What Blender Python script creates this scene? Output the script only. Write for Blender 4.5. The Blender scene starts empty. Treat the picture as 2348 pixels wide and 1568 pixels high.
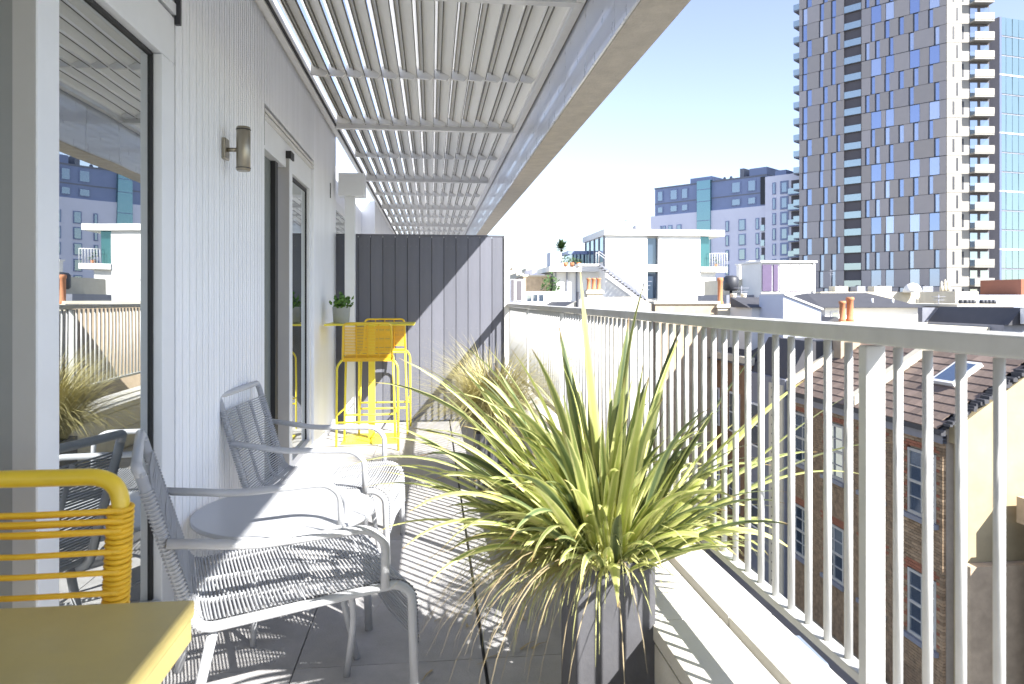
import bpy, bmesh, math, random
from mathutils import Vector, Matrix
random.seed(7)
S = bpy.context.scene
col = S.collection
R = math.radians

# ---------------------------------------------------------------- camera, sky, sun, exposure
F = 1650.0                      # focal length in units of a 2348 wide picture
TH = math.atan(184 / F)
CT, ST = math.cos(TH), math.sin(TH)
EYE = 1.25
cam = bpy.data.cameras.new('camera'); co = bpy.data.objects.new('camera', cam); col.objects.link(co)
co.location = (0, 0, EYE); co.rotation_euler = (R(90), 0, -TH)
cam.sensor_width = 36; cam.lens = 36 * F / 2348; cam.shift_y = -99 / 2348
cam.clip_start = .05; cam.clip_end = 3000
cam.dof.use_dof = True; cam.dof.focus_distance = 4.5; cam.dof.aperture_fstop = 7.0
S.camera = co

SUN = Vector((1, -1.15, 1.20)).normalized()      # towards the sun
elev = math.asin(SUN.z); azim = math.atan2(SUN.x, SUN.y)
w = bpy.data.worlds.new('World'); S.world = w; w.use_nodes = True
nt = w.node_tree; nt.nodes.clear()
sky = nt.nodes.new('ShaderNodeTexSky'); sky.sky_type = 'NISHITA'; sky.sun_disc = False
sky.sun_elevation = elev; sky.sun_rotation = azim; sky.air_density = 1.0; sky.dust_density = .35; sky.ozone_density = 2.6
bg = nt.nodes.new('ShaderNodeBackground'); bg.inputs['Strength'].default_value = .067
wo = nt.nodes.new('ShaderNodeOutputWorld')
hs = nt.nodes.new('ShaderNodeHueSaturation'); hs.inputs['Saturation'].default_value = .80; hs.inputs['Hue'].default_value = .514; hs.inputs['Value'].default_value = 1
nt.links.new(sky.outputs[0], hs.inputs['Color']); nt.links.new(hs.outputs[0], bg.inputs[0]); nt.links.new(bg.outputs[0], wo.inputs[0])
sl = bpy.data.lights.new('sun', 'SUN'); sl.energy = 3.35; sl.angle = R(.5); sl.color = (1, .97, .92)
so = bpy.data.objects.new('sun', sl); col.objects.link(so)
so.rotation_euler = SUN.to_track_quat('Z', 'Y').to_euler()
S.view_settings.view_transform = 'Standard'; S.view_settings.look = 'None'
S.view_settings.exposure = 2.25; S.view_settings.gamma = 1
S.view_settings.use_curve_mapping = False

# ---------------------------------------------------------------- helpers
def tag(o, label=None, cat=None, group=None, kind=None):
    if label: o['label'] = label
    if cat: o['category'] = cat
    if group: o['group'] = group
    if kind: o['kind'] = kind
    return o

def empty(name, loc=(0, 0, 0), rz=0, label=None, cat=None, group=None):
    o = bpy.data.objects.new(name, None); col.objects.link(o); o.empty_display_size = .1
    o.location = loc; o.rotation_euler.z = rz
    return tag(o, label, cat, group)

def link(name, me, parent=None, loc=(0, 0, 0), rz=0, kind=None):
    o = bpy.data.objects.new(name, me); col.objects.link(o)
    o.location = loc; o.rotation_euler.z = rz
    if parent: o.parent = parent
    if kind: o['kind'] = kind
    return o

class MB:
    def __init__(s): s.v = []; s.f = []; s.sm = []; s.uv = None
    def box(s, x0, y0, z0, x1, y1, z1):
        b = len(s.v)
        s.v += [(x, y, z) for z in (z0, z1) for y in (y0, y1) for x in (x0, x1)]
        for q in ((0, 2, 3, 1), (4, 5, 7, 6), (0, 1, 5, 4), (2, 6, 7, 3), (0, 4, 6, 2), (1, 3, 7, 5)):
            s.f.append([b + i for i in q]); s.sm.append(False)
        return s
    def poly(s, pts, axis, a, b):
        """prism: outline pts (2-D) extruded along axis from a to b"""
        n = len(pts); k = len(s.v)
        def P(p, t):
            if axis == 'y': return (p[0], t, p[1])
            if axis == 'x': return (t, p[0], p[1])
            return (p[0], p[1], t)
        s.v += [P(p, a) for p in pts] + [P(p, b) for p in pts]
        s.f.append([k + i for i in range(n)][::-1]); s.sm.append(False)
        s.f.append([k + n + i for i in range(n)]); s.sm.append(False)
        for i in range(n):
            j = (i + 1) % n
            s.f.append([k + i, k + j, k + n + j, k + n + i]); s.sm.append(False)
        return s
    def face(s, pts):
        k = len(s.v); s.v += [tuple(p) for p in pts]; s.f.append(list(range(k, k + len(pts)))); s.sm.append(False)
        return s
    def tube(s, pts, r, n=8, closed=False, cap=True):
        pts = [Vector(p) for p in pts]; m = len(pts); k = len(s.v)
        rad = r if isinstance(r, (list, tuple)) else [r] * m
        prev = None
        for i, p in enumerate(pts):
            if closed: t = pts[(i + 1) % m] - pts[i - 1]
            else: t = pts[min(i + 1, m - 1)] - pts[max(i - 1, 0)]
            if t.length < 1e-9: t = Vector((0, 0, 1))
            t.normalize()
            if prev is None:
                u = t.orthogonal().normalized()
            else:
                u = prev - t * prev.dot(t)
                if u.length < 1e-6: u = t.orthogonal()
                u.normalize()
            prev = u; q = t.cross(u)
            for j in range(n):
                a = 2 * math.pi * j / n
                s.v.append(tuple(p + (u * math.cos(a) + q * math.sin(a)) * rad[i]))
        for i in range(m if closed else m - 1):
            i2 = (i + 1) % m
            for j in range(n):
                j2 = (j + 1) % n
                s.f.append([k + i * n + j, k + i * n + j2, k + i2 * n + j2, k + i2 * n + j]); s.sm.append(True)
        if cap and not closed:
            s.f.append([k + j for j in range(n)][::-1]); s.f.append([k + (m - 1) * n + j for j in range(n)]); s.sm += [False, False]
        return s
    def lathe(s, prof, n=20, c=(0, 0, 0)):
        k = len(s.v); m = len(prof)
        for (r, z) in prof:
            for j in range(n):
                a = 2 * math.pi * j / n
                s.v.append((c[0] + r * math.cos(a), c[1] + r * math.sin(a), c[2] + z))
        for i in range(m - 1):
            for j in range(n):
                j2 = (j + 1) % n
                s.f.append([k + i * n + j, k + i * n + j2, k + (i + 1) * n + j2, k + (i + 1) * n + j]); s.sm.append(True)
        s.f.append([k + j for j in range(n)][::-1]); s.f.append([k + (m - 1) * n + j for j in range(n)]); s.sm += [False, False]
        return s
    def mesh(s, name, mat, bevel=0):
        me = bpy.data.meshes.new(name); me.from_pydata(s.v, [], s.f)
        me.polygons.foreach_set('use_smooth', s.sm)
        if mat: me.materials.append(mat)
        if bevel:
            bm = bmesh.new(); bm.from_mesh(me)
            bmesh.ops.bevel(bm, geom=bm.edges[:], offset=bevel, segments=2, affect='EDGES', profile=.6, clamp_overlap=True)
            bm.to_mesh(me); bm.free()
        me.update()
        return me
    def build(s, name, mat, parent=None, loc=(0, 0, 0), rz=0, bevel=0, kind=None):
        return link(name, s.mesh(name, mat, bevel), parent, loc, rz, kind)

def arc(pts, rad=.04, n=5):
    """polyline with rounded corners"""
    P = [Vector(p) for p in pts]; out = [P[0]]
    for i in range(1, len(P) - 1):
        a, b, c = P[i - 1], P[i], P[i + 1]
        d1 = (a - b); d2 = (c - b); r = min(rad, d1.length * .48, d2.length * .48)
        p1 = b + d1.normalized() * r; p2 = b + d2.normalized() * r
        for k in range(n + 1):
            t = k / n
            out.append(p1 * (1 - t) ** 2 + b * 2 * t * (1 - t) + p2 * t * t)
    out.append(P[-1]); return out

def bearing(x, y, D):
    """point seen in direction (x, y) of the survey picture, D metres out"""
    L = (x - 1174) / F * D
    return Vector((L * CT + D * ST, D * CT - L * ST, EYE - (y - 685) / F * D))

# ---------------------------------------------------------------- materials
def mat(name, c, rough=.6, metal=0, spec=.5, var=0, vscale=8, bump=0, bscale=60, rnd=0, rnd2=None, coat=0, stretch=None, dirt=0, trans=0):
    m = bpy.data.materials.new(name); m.use_nodes = True
    n = m.node_tree.nodes; l = m.node_tree.links; p = n['Principled BSDF']
    p.inputs['Base Color'].default_value = (*c, 1); p.inputs['Roughness'].default_value = rough
    p.inputs['Metallic'].default_value = metal; p.inputs['Specular IOR Level'].default_value = spec
    p.inputs['Coat Weight'].default_value = coat
    tc = n.new('ShaderNodeTexCoord'); src = tc.outputs['Object']
    if stretch:
        mp = n.new('ShaderNodeMapping'); mp.inputs['Scale'].default_value = stretch; l.new(src, mp.inputs[0]); src = mp.outputs[0]
    last = None
    def mixc(fac, a, b, mode='MIX'):
        mx = n.new('ShaderNodeMix'); mx.data_type = 'RGBA'; mx.blend_type = mode
        if isinstance(fac, float): mx.inputs[0].default_value = fac
        else: l.new(fac, mx.inputs[0])
        for q, i in ((a, 6), (b, 7)):
            if isinstance(q, tuple): mx.inputs[i].default_value = (*q, 1)
            else: l.new(q, mx.inputs[i])
        return mx.outputs[2]
    cur = c
    if rnd2:
        oi = n.new('ShaderNodeObjectInfo'); cur = mixc(oi.outputs['Random'], c, rnd2)
    if rnd:
        oi = n.new('ShaderNodeObjectInfo'); mr = n.new('ShaderNodeMapRange')
        mr.inputs[3].default_value = 1 - rnd; mr.inputs[4].default_value = 1 + rnd
        ml = n.new('ShaderNodeMath'); ml.operation = 'MULTIPLY'; ml.inputs[1].default_value = 7.31
        fr = n.new('ShaderNodeMath'); fr.operation = 'FRACT'
        l.new(oi.outputs['Random'], ml.inputs[0]); l.new(ml.outputs[0], fr.inputs[0]); l.new(fr.outputs[0], mr.inputs[0])
        vm = n.new('ShaderNodeVectorMath'); vm.operation = 'SCALE'
        if isinstance(cur, tuple): vm.inputs[0].default_value = cur
        else: l.new(cur, vm.inputs[0])
        l.new(mr.outputs[0], vm.inputs['Scale']); cur = vm.outputs[0]
    if var:
        nz = n.new('ShaderNodeTexNoise'); nz.inputs['Scale'].default_value = vscale; nz.inputs['Detail'].default_value = 6
        nz.inputs['Roughness'].default_value = .65; l.new(src, nz.inputs['Vector'])
        mr = n.new('ShaderNodeMapRange'); mr.inputs[1].default_value = .3; mr.inputs[2].default_value = .7
        mr.inputs[3].default_value = 1 - var; mr.inputs[4].default_value = 1 + var * .6; l.new(nz.outputs[0], mr.inputs[0])
        vm = n.new('ShaderNodeVectorMath'); vm.operation = 'SCALE'
        if isinstance(cur, tuple): vm.inputs[0].default_value = cur
        else: l.new(cur, vm.inputs[0])
        l.new(mr.outputs[0], vm.inputs['Scale']); cur = vm.outputs[0]
        rr = n.new('ShaderNodeMapRange'); rr.inputs[3].default_value = max(.02, rough - .12); rr.inputs[4].default_value = min(1, rough + .12)
        l.new(nz.outputs[0], rr.inputs[0]); l.new(rr.outputs[0], p.inputs['Roughness'])
    if not isinstance(cur, tuple): l.new(cur, p.inputs['Base Color'])
    if bump:
        nb = n.new('ShaderNodeTexNoise'); nb.inputs['Scale'].default_value = bscale; nb.inputs['Detail'].default_value = 5
        l.new(src, nb.inputs['Vector'])
        bp = n.new('ShaderNodeBump'); bp.inputs['Strength'].default_value = bump; bp.inputs['Distance'].default_value = .01
        l.new(nb.outputs[0], bp.inputs['Height']); l.new(bp.outputs[0], p.inputs['Normal'])
    return m

def glass_mat(name, tint, refl=.5, body=(.02, .025, .03), rough=.0, wave=0, rnd=0):
    """window glass seen from outside by day: a reflecting skin over a dark room"""
    m = bpy.data.materials.new(name); m.use_nodes = True
    n = m.node_tree.nodes; l = m.node_tree.links; n.clear()
    out = n.new('ShaderNodeOutputMaterial'); mx = n.new('ShaderNodeMixShader')
    g = n.new('ShaderNodeBsdfGlossy'); g.inputs['Color'].default_value = (*tint, 1); g.inputs['Roughness'].default_value = rough
    d = n.new('ShaderNodeBsdfDiffuse'); d.inputs['Color'].default_value = (*body, 1)
    fr = n.new('ShaderNodeFresnel'); fr.inputs['IOR'].default_value = 1.5
    mr = n.new('ShaderNodeMapRange'); mr.inputs[3].default_value = refl; mr.inputs[4].default_value = 1
    l.new(fr.outputs[0], mr.inputs[0]); l.new(mr.outputs[0], mx.inputs[0])
    l.new(d.outputs[0], mx.inputs[1]); l.new(g.outputs[0], mx.inputs[2]); l.new(mx.outputs[0], out.inputs[0])
    if rnd:
        oi = n.new('ShaderNodeObjectInfo'); cr = n.new('ShaderNodeValToRGB')
        cr.color_ramp.elements[0].color = (*body, 1); cr.color_ramp.elements[1].color = (.75, .78, .82, 1)
        cr.color_ramp.elements[0].position = .62; cr.color_ramp.elements[1].position = 1
        l.new(oi.outputs['Random'], cr.inputs[0]); l.new(cr.outputs[0], d.inputs['Color'])
    if wave:
        tc = n.new('ShaderNodeTexCoord'); nz = n.new('ShaderNodeTexNoise'); nz.inputs['Scale'].default_value = 1.6
        nz.inputs['Detail'].default_value = 1
        l.new(tc.outputs['Object'], nz.inputs['Vector']); bp = n.new('ShaderNodeBump'); bp.inputs['Strength'].default_value = wave
        bp.inputs['Distance'].default_value = .02; l.new(nz.outputs[0], bp.inputs['Height'])
        l.new(bp.outputs[0], g.inputs['Normal'])
    return m

M = dict(
    clad=mat('white_cladding', (.84, .86, .90), .42, var=.09, vscale=3, stretch=(1, 1, .25), bump=.05, bscale=30, rnd=.025),
    frame=mat('window_frame_paint', (.74, .76, .79), .4, var=.04, vscale=5),
    stile=mat('stile_shade_grey', (.40, .39, .37), .45, var=.05, vscale=4),  # shade on the stile's near face, put into the colour
    seal=mat('black_rubber', (.02, .02, .022), .6),
    alu=mat('pale_aluminium', (.72, .71, .69), .38, metal=.0, var=.06, vscale=6, coat=.2),
    blade=mat('louvre_white', (.86, .85, .82), .35, var=.05, vscale=4, stretch=(1, .15, 1), rnd=.03),
    slatshade=mat('slat_shadow_grey', (.13, .125, .11), .7),  # dark tone for painted shadow lines along the slats
    concrete=mat('concrete', (.58, .53, .45), .85, var=.16, vscale=9, bump=.35, bscale=90),
    fascia=mat('fascia_panel', (.70, .72, .78), .3, var=.05, vscale=4, rnd=.03, coat=.3),
    tile=mat('pale_stone_tile', (.41, .402, .40), .6, var=.22, vscale=5, bump=.2, bscale=140, rnd=.07),
    grout=mat('dark_joint', (.05, .05, .055), .9),
    coping=mat('coping_stone', (.58, .56, .51), .7, var=.08, vscale=7, bump=.15, bscale=120, rnd=.03),
    rail=mat('rail_paint', (.56, .56, .545), .45, var=.12, vscale=7, bump=.03, bscale=30),
    screen=mat('slate_grey_board', (.13, .135, .165), .55, var=.14, vscale=3, stretch=(3, 3, .4), rnd=.10, bump=.08, bscale=40),
    web=mat('white_cord', (.37, .38, .40), .55, var=.06, vscale=40),
    chair=mat('white_tube', (.46, .47, .49), .35, var=.05, vscale=20, coat=.2),
    yellow=mat('yellow_paint', (.80, .55, .03), .35, var=.05, vscale=12, coat=.3),
    orange=mat('yellow_cord', (.80, .47, .02), .5, var=.08, vscale=30),
    olive=mat('mustard_tabletop', (.50, .40, .15), .42, var=.10, vscale=7, coat=.1, bump=.02, bscale=200),
    lime=mat('lemon_paint', (.80, .68, .06), .4, var=.05, vscale=10),
    steel=mat('brushed_steel', (.34, .31, .25), .35, metal=.85, var=.1, vscale=20, stretch=(1, 1, .1)),
    planter=mat('grey_fibre_planter', (.095, .095, .105), .6, var=.2, vscale=6, bump=.08, bscale=60),
    soil=mat('soil', (.06, .04, .03), .95, bump=.5, bscale=60),
    white=mat('white_render', (.74, .73, .70), .8, var=.06, vscale=.8, bump=.1, bscale=20),
    whiteb=mat('lilac_white_render', (.80, .79, .88), .8, var=.05, vscale=.3),
    cream=mat('cream_render', (.40, .33, .20), .85, var=.18, vscale=1.1, bump=.2, bscale=12),
    creamb=mat('pale_cream_stone', (.58, .53, .42), .85, var=.12, vscale=.9, bump=.1, bscale=9),
    tan=mat('tan_brickwork', (.46, .36, .25), .9, var=.2, vscale=3, bump=.3, bscale=14),
    mortar=mat('mortar', (.30, .26, .21), .95, var=.1, vscale=8),
    brick=mat('stock_brick', (.22, .15, .09), .9, var=.2, vscale=14, rnd2=(.34, .245, .155), rnd=.25),
    brickm=mat('stock_brick_mass', (.27, .16, .095), .9, var=.3, vscale=4),
    redbrick=mat('red_brick', (.27, .105, .06), .9, rnd=.2, var=.15, vscale=12),
    rooftile=mat('brown_roof_tile', (.165, .12, .095), .8, var=.25, vscale=5, rnd=.25, rnd2=(.21, .155, .125)),
    slate=mat('slate_roof', (.055, .055, .062), .7, var=.2, vscale=3, bump=.2, bscale=10),
    slatedark=mat('dark_slate_lap', (.04, .04, .045), .8),
    lead=mat('lead_flashing', (.20, .21, .25), .5, var=.15, vscale=4),
    terracotta=mat('terracotta', (.50, .21, .10), .85, var=.18, vscale=9),
    ground=mat('street_asphalt', (.06, .06, .065), .9, var=.2, vscale=.6, bump=.2, bscale=8),
    pave=mat('street_paving', (.26, .25, .24), .9, var=.12, vscale=1.5),
    kerb=mat('kerb_stone', (.34, .33, .31), .9),
    clada=mat('tower_panel', (.40, .36, .335), .5, var=.06, vscale=.4, rnd2=(.43, .395, .395), rnd=.08),
    towerlit=mat('tower_pale_panel', (.31, .295, .265), .6, rnd=.04, var=.04, vscale=.4),
    tframe=mat('tower_window_frame', (.13, .15, .20), .5),
    dark=mat('dark_metal', (.03, .032, .04), .5),
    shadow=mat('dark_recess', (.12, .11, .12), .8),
    penth=mat('blue_grey_cladding', (.24, .29, .45), .5, var=.08, vscale=.4, rnd=.08),
    wframe=mat('white_window_frame', (.72, .72, .72), .5),
    sash=mat('aged_sash_paint', (.42, .41, .38), .7, var=.15, vscale=6),
    openleaf=mat('green_grey_interior', (.14, .16, .15), .6),
    wood=mat('dark_purple_panel', (.10, .07, .14), .6, var=.15, vscale=2),
    lilac=mat('lilac_sheet', (.62, .55, .62), .6),
    bluewall=mat('pale_blue_render', (.48, .52, .62), .8, var=.06, vscale=1),
    carblue=mat('silver_blue_car_paint', (.30, .36, .46), .3, metal=.3, coat=.6),
    rubber=mat('tyre_rubber', (.025, .025, .025), .8),
    bark=mat('palm_bark', (.14, .10, .07), .9),
    leafdk=mat('dark_green_leaf', (.05, .10, .025), .55, rnd=.3, var=.2, vscale=10),
    succ=mat('succulent_leaf', (.07, .16, .02), .45, rnd=.25),
    straw=mat('dry_grass', (.46, .41, .18), .6, var=.25, vscale=3),
    sedge=mat('sedge_grass', (.50, .50, .20), .55, var=.35, vscale=4),
    deadleaf=mat('dead_leaf', (.42, .34, .20), .7, var=.2, vscale=5),
    potc=mat('cement_pot', (.36, .37, .36), .8, var=.12, vscale=12, bump=.15, bscale=60),
)
M['glass'] = glass_mat('window_glass', (.84, .87, .87), .6, (.025, .03, .035), 0, .05)
M['tglass'] = glass_mat('tower_glass', (.60, .70, .95), .42, (.16, .21, .40), .05, 0, rnd=1)
M['gglass'] = glass_mat('green_glass', (.42, .62, .66), .42, (.05, .14, .16), .05)
M['bglass'] = glass_mat('bay_glass', (.7, .8, .9), .35, (.05, .07, .10), .05)
M['gpane'] = glass_mat('green_curtain_glass', (.40, .47, .50), .40, (.10, .16, .18), .05, 0)
M['tealglass'] = glass_mat('teal_window_glass', (.22, .42, .46), .25, (.03, .09, .10), .05)
M['dglass'] = glass_mat('dark_window_glass', (.5, .6, .75), .12, (.04, .06, .09), .05)
M['railglass'] = glass_mat('balcony_glass', (.72, .82, .86), .35, (.30, .38, .42), .1)

def leaf_mat(name, mid, edge, tip):
    m = bpy.data.materials.new(name); m.use_nodes = True
    n = m.node_tree.nodes; l = m.node_tree.links; p = n['Principled BSDF']; p.inputs['Roughness'].default_value = .42
    uv = n.new('ShaderNodeUVMap'); sp = n.new('ShaderNodeSeparateXYZ'); l.new(uv.outputs[0], sp.inputs[0])
    cr = n.new('ShaderNodeValToRGB'); e = cr.color_ramp; e.interpolation = 'LINEAR'
    e.elements[0].position = 0; e.elements[0].color = (*edge, 1); e.elements[1].position = 1; e.elements[1].color = (*edge, 1)
    for pos, c in ((.2, edge), (.3, mid), (.7, mid), (.8, edge)):
        k = e.elements.new(pos); k.color = (*c, 1)
    l.new(sp.outputs[0], cr.inputs[0])
    mp = n.new('ShaderNodeMapping'); mp.inputs['Scale'].default_value = (26, 1.3, 1); l.new(uv.outputs[0], mp.inputs[0])
    nz = n.new('ShaderNodeTexNoise'); nz.inputs['Scale'].default_value = 1; nz.inputs['Detail'].default_value = 3; l.new(mp.outputs[0], nz.inputs[0])
    oi = n.new('ShaderNodeObjectInfo')
    mr = n.new('ShaderNodeMapRange'); mr.inputs[3].default_value = .6; mr.inputs[4].default_value = 1.35; l.new(nz.outputs[0], mr.inputs[0])
    m2 = n.new('ShaderNodeMapRange'); m2.inputs[3].default_value = .62; m2.inputs[4].default_value = 1.25; l.new(oi.outputs['Random'], m2.inputs[0])
    mu = n.new('ShaderNodeMath'); mu.operation = 'MULTIPLY'; l.new(mr.outputs[0], mu.inputs[0]); l.new(m2.outputs[0], mu.inputs[1])
    vm = n.new('ShaderNodeVectorMath'); vm.operation = 'SCALE'; l.new(cr.outputs[0], vm.inputs[0]); l.new(mu.outputs[0], vm.inputs['Scale'])
    mx = n.new('ShaderNodeMix'); mx.data_type = 'RGBA'; mx.inputs[7].default_value = (*tip, 1)
    m3 = n.new('ShaderNodeMapRange'); m3.inputs[1].default_value = .93; m3.inputs[2].default_value = 1; l.new(sp.outputs[1], m3.inputs[0])
    l.new(m3.outputs[0], mx.inputs[0]); l.new(vm.outputs[0], mx.inputs[6]); l.new(mx.outputs[2], p.inputs['Base Color'])
    tr = n.new('ShaderNodeBsdfTranslucent'); l.new(mx.outputs[2], tr.inputs[0]); ms = n.new('ShaderNodeMixShader'); ms.inputs[0].default_value = .28
    l.new(p.outputs[0], ms.inputs[1]); l.new(tr.outputs[0], ms.inputs[2]); l.new(ms.outputs[0], n['Material Output'].inputs[0])
    return m
M['phorm'] = leaf_mat('striped_sword_leaf', (.30, .37, .12), (.74, .74, .32), (.35, .22, .10))
M['phorm2'] = leaf_mat('yellow_sword_leaf', (.60, .66, .20), (.78, .78, .32), (.40, .25, .10))
M['phormd'] = leaf_mat('dark_sword_leaf', (.12, .17, .075), (.30, .34, .14), (.30, .16, .08))

# ---------------------------------------------------------------- ground and street
GZ = -9.2
BACK = -9
g = MB().box(-500, -300, GZ - .3, 1500, 2000, GZ).build('ground', M['ground']); tag(g, kind='structure')
MB().box(9.9, -10, GZ, 12.0, 70, GZ + .13).build('pavement', M['pave'], kind='structure')
MB().box(9.75, -10, GZ, 9.9, 70, GZ + .12).build('kerb', M['kerb'], kind='structure')

# ---------------------------------------------------------------- terrace floor
WX = -.95
YS = 7.36
fl = MB().box(-1.6, -9, -.30, .93, 26, -.012).build('terrace_floor', M['grout']); tag(fl, kind='structure')
xs = [(-1.55, -.463), (-.459, .176), (.188, .59)]
k = 0
y = 3.14 - .64 * 12
tmesh = {}
while y < 8.0:
    for (a, b) in xs:
        wdt = round(b - a, 3)
        if wdt not in tmesh:
            tmesh[wdt] = MB().box(0, 0, -.04, wdt, .636, 0).mesh('floor_tile', M['tile'], .002)
        link('floor_tile', tmesh[wdt], fl, (a, y, random.uniform(-.0008, .0008)))
    y += .64
# neighbour's floor past the screen: one strip per row
far = MB().box(0, 0, -.04, 2.1, 1.9, 0).mesh('floor_tile_far', M['tile'], .002)
for i in range(7):
    link('floor_tile', far, fl, (-1.53, 8.2 + i * 1.91, 0))

# building slab under the terrace, so the outside edge has a face
st = MB().box(-1.6, -9, -1.2, .90, 26, -.31).build('terrace_slab', M['concrete']); tag(st, 'concrete slab edge carrying the roof terrace above the street', 'slab')

# ---------------------------------------------------------------- parapet coping (low bench)
pb = empty('parapet', (.76, 2, 0), 0, 'low pale stone parapet running along the foot of the white railing', 'parapet')
def sub(parent): 
    return (-parent.location.x, -parent.location.y, -parent.location.z)
def pbuild(mb, name, m, parent, bevel=0, kind=None):
    """build world-space geometry as a part of a root that only has a location"""
    o = mb.build(name, m, parent, sub(parent), 0, bevel, kind); return o
pbuild(MB().box(.605, -9, -.02, .92, 7.3, .333), 'core', M['coping'], pb)
c1 = MB().box(0, 0, .335, .195, .955, .377).mesh('coping_slab', M['coping'], .003)
c2 = MB().box(0, 0, .335, .125, .955, .379).mesh('coping_slab', M['coping'], .003)
yy = -5.78
cl = MB().box(0, 0, .0, .010, .955, .155).mesh('facing_slab', M['coping'], .002)
while yy < 7.2:
    L = min(.955, 7.3 - yy)
    for cm, x0 in ((c1, .589), (c2, .81)):
        o = link('coping_slab', cm, pb, (x0 - .76, yy - 2, random.uniform(-.001, .001)))
    for zz in (.01, .17):
        link('facing_slab', cl, pb, (.593 - .76, yy - 2 + (.3 if zz > .1 else 0), zz))
    yy += .96
pbuild(MB().box(.786, -9, .334, .808, 7.3, .350), 'drainage_groove', M['grout'], pb)

# ---------------------------------------------------------------- railing
RX = .80
ra = empty('railing', (RX, 0, 0), 0, 'off-white painted metal railing with upright bars along the terrace edge', 'railing')
pbuild(MB().box(RX - .033, BACK, 1.170, RX + .033, 14, 1.202), 'handrail', M['rail'], ra, .004)
pbuild(MB().box(RX - .016, BACK, .538, RX + .016, 14, .556), 'bottom_rail', M['rail'], ra, .002)
bal = MB().tube([(0, 0, .552), (0, 0, 1.166)], .0078, 10).mesh('baluster', M['rail'])
post = MB().box(-.019, -.012, .379, .019, .012, 1.165).mesh('post', M['rail'], .003)
pfoot = MB().box(-.045, -.04, .380, .045, .04, .388).lathe([(.006, .388), (.006, .396)], 6, (-.034, -.028, 0)).lathe([(.006, .388), (.006, .396)], 6, (-.034, .028, 0)).mesh('post_foot', M['rail'])
PP = [1.235 + 1.56 * k for k in range(-4, 9)]
for py in PP:
    link('post', post, ra, (0, py, 0)); link('post_foot', pfoot, ra, (0, py, 0))
    for j in range(1, 21):
        yb = py + j * 1.56 / 21
        if yb > 13.9 : break
        if yb < -4.9: continue
        link('baluster', bal, ra, (0, yb, 0))

# ---------------------------------------------------------------- privacy screen
sc = empty('privacy_screen', (0, YS, 0), 0, 'tall slate-grey boarded privacy screen closing the far end of the terrace', 'screen')
bw = .1225
bd = MB().box(.0025, -.011, .02, bw - .0025, .011, 1.885).mesh('board', M['screen'], .002)
x = .735 - bw * 14
for k in range(14):
    link('board', bd, sc, (x + k * bw, 0, random.uniform(-.002, .002)))
scw = MB()
for k in range(14):
    for z_ in (.12, .95, 1.78):
        for o_ in (.03, .092): scw.tube([(x + k * bw + o_, YS - .011, z_), (x + k * bw + o_, YS - .0135, z_)], .004, 6)
pbuild(scw, 'screw_heads', M['lead'], sc, kind='stuff')
pbuild(MB().box(-.99, YS + .012, .02, .735, YS + .03, 1.87), 'backing', M['seal'], sc)
pbuild(MB().box(.7365, YS - .03, 0, .795, YS + .03, 1.90), 'end_post', M['alu'], sc, .003)
pbuild(MB().box(-.99, YS - .016, 1.886, .7355, YS + .03, 1.902), 'cap', M['screen'], sc, .002)

# ---------------------------------------------------------------- left wall: cladding, window, sliding door, pier
wa = empty('house_wall', (WX, 4, 0), 0, 'white vertically ribbed house wall with a big window and a sliding door', 'wall')
ZT = 2.86
def ribs(y0, y1, z0, z1, pitch=.082, name='cladding_board'):
    n = max(1, round((y1 - y0) / pitch)); p = (y1 - y0) / n
    me = MB().poly([(-.03, .0035), (0, .0035), (0, p * .45), (-.003, p * .47), (-.003, p * .53), (0, p * .55), (0, p - .0035), (-.03, p - .0035)], 'z', z0, z1).mesh(name, M['clad'])
    for i in range(n):
        link(name, me, wa, (0, y0 + i * p - 4, 0))
ribs(2.805, 4.245, .0, ZT)
ribs(4.248, 5.975, 2.37, ZT)
ribs(-.9, 2.80, 2.36, ZT)
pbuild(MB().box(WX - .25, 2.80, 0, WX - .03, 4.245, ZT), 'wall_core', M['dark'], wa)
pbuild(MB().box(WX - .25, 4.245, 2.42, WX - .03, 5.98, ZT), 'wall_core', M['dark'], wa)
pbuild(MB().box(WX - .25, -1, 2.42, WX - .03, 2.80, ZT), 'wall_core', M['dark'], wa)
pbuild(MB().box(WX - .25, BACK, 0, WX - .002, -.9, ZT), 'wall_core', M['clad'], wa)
# pier
pbuild(MB().box(WX - .25, 5.98, 0, WX, 7.33, ZT), 'pier', M['clad'], wa, .004)
pbuild(MB().box(WX, 6.9, 2.20, WX + .003, 6.95, 2.34), 'vent_slot', M['dark'], wa)
# window one (near)
GX = -.985
win = pbuild(MB().box(GX - .03, -.9, 2.12, WX + .002, 2.79, 2.29).box(GX - .03, 2.668, .0, WX + .002, 2.79, 2.118).box(GX - .03, -.9, .0, WX + .002, 2.666, .185), 'window', M['frame'], wa, .003)
def wsub(mb, name, m, root, bevel=0):
    o = mb.build(name, m, root, (0, 0, 0), 0, bevel); return o
wsub(MB().box(GX - .02, -.9, .187, GX, 2.664, 2.117), 'pane', M['glass'], win)
wsub(MB().box(GX - .01, 2.655, .19, GX + .008, 2.667, 2.117).box(GX - .01, -.9, 2.106, GX + .008, 2.65, 2.119), 'seal', M['seal'], win)
pbuild(MB().box(WX - .03, -.9, 2.29, WX - .012, 2.80, 2.36), 'shadow_gap', M['dark'], wa)
pbuild(MB().box(WX - .012, -.9, 2.303, WX + .006, 2.797, 2.345), 'blind_track', M['frame'], wa, .002)
pbuild(MB().box(WX + .0, 2.795, 2.27, WX + .02, 2.812, 2.37), 'track_end', M['dark'], wa)
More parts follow.
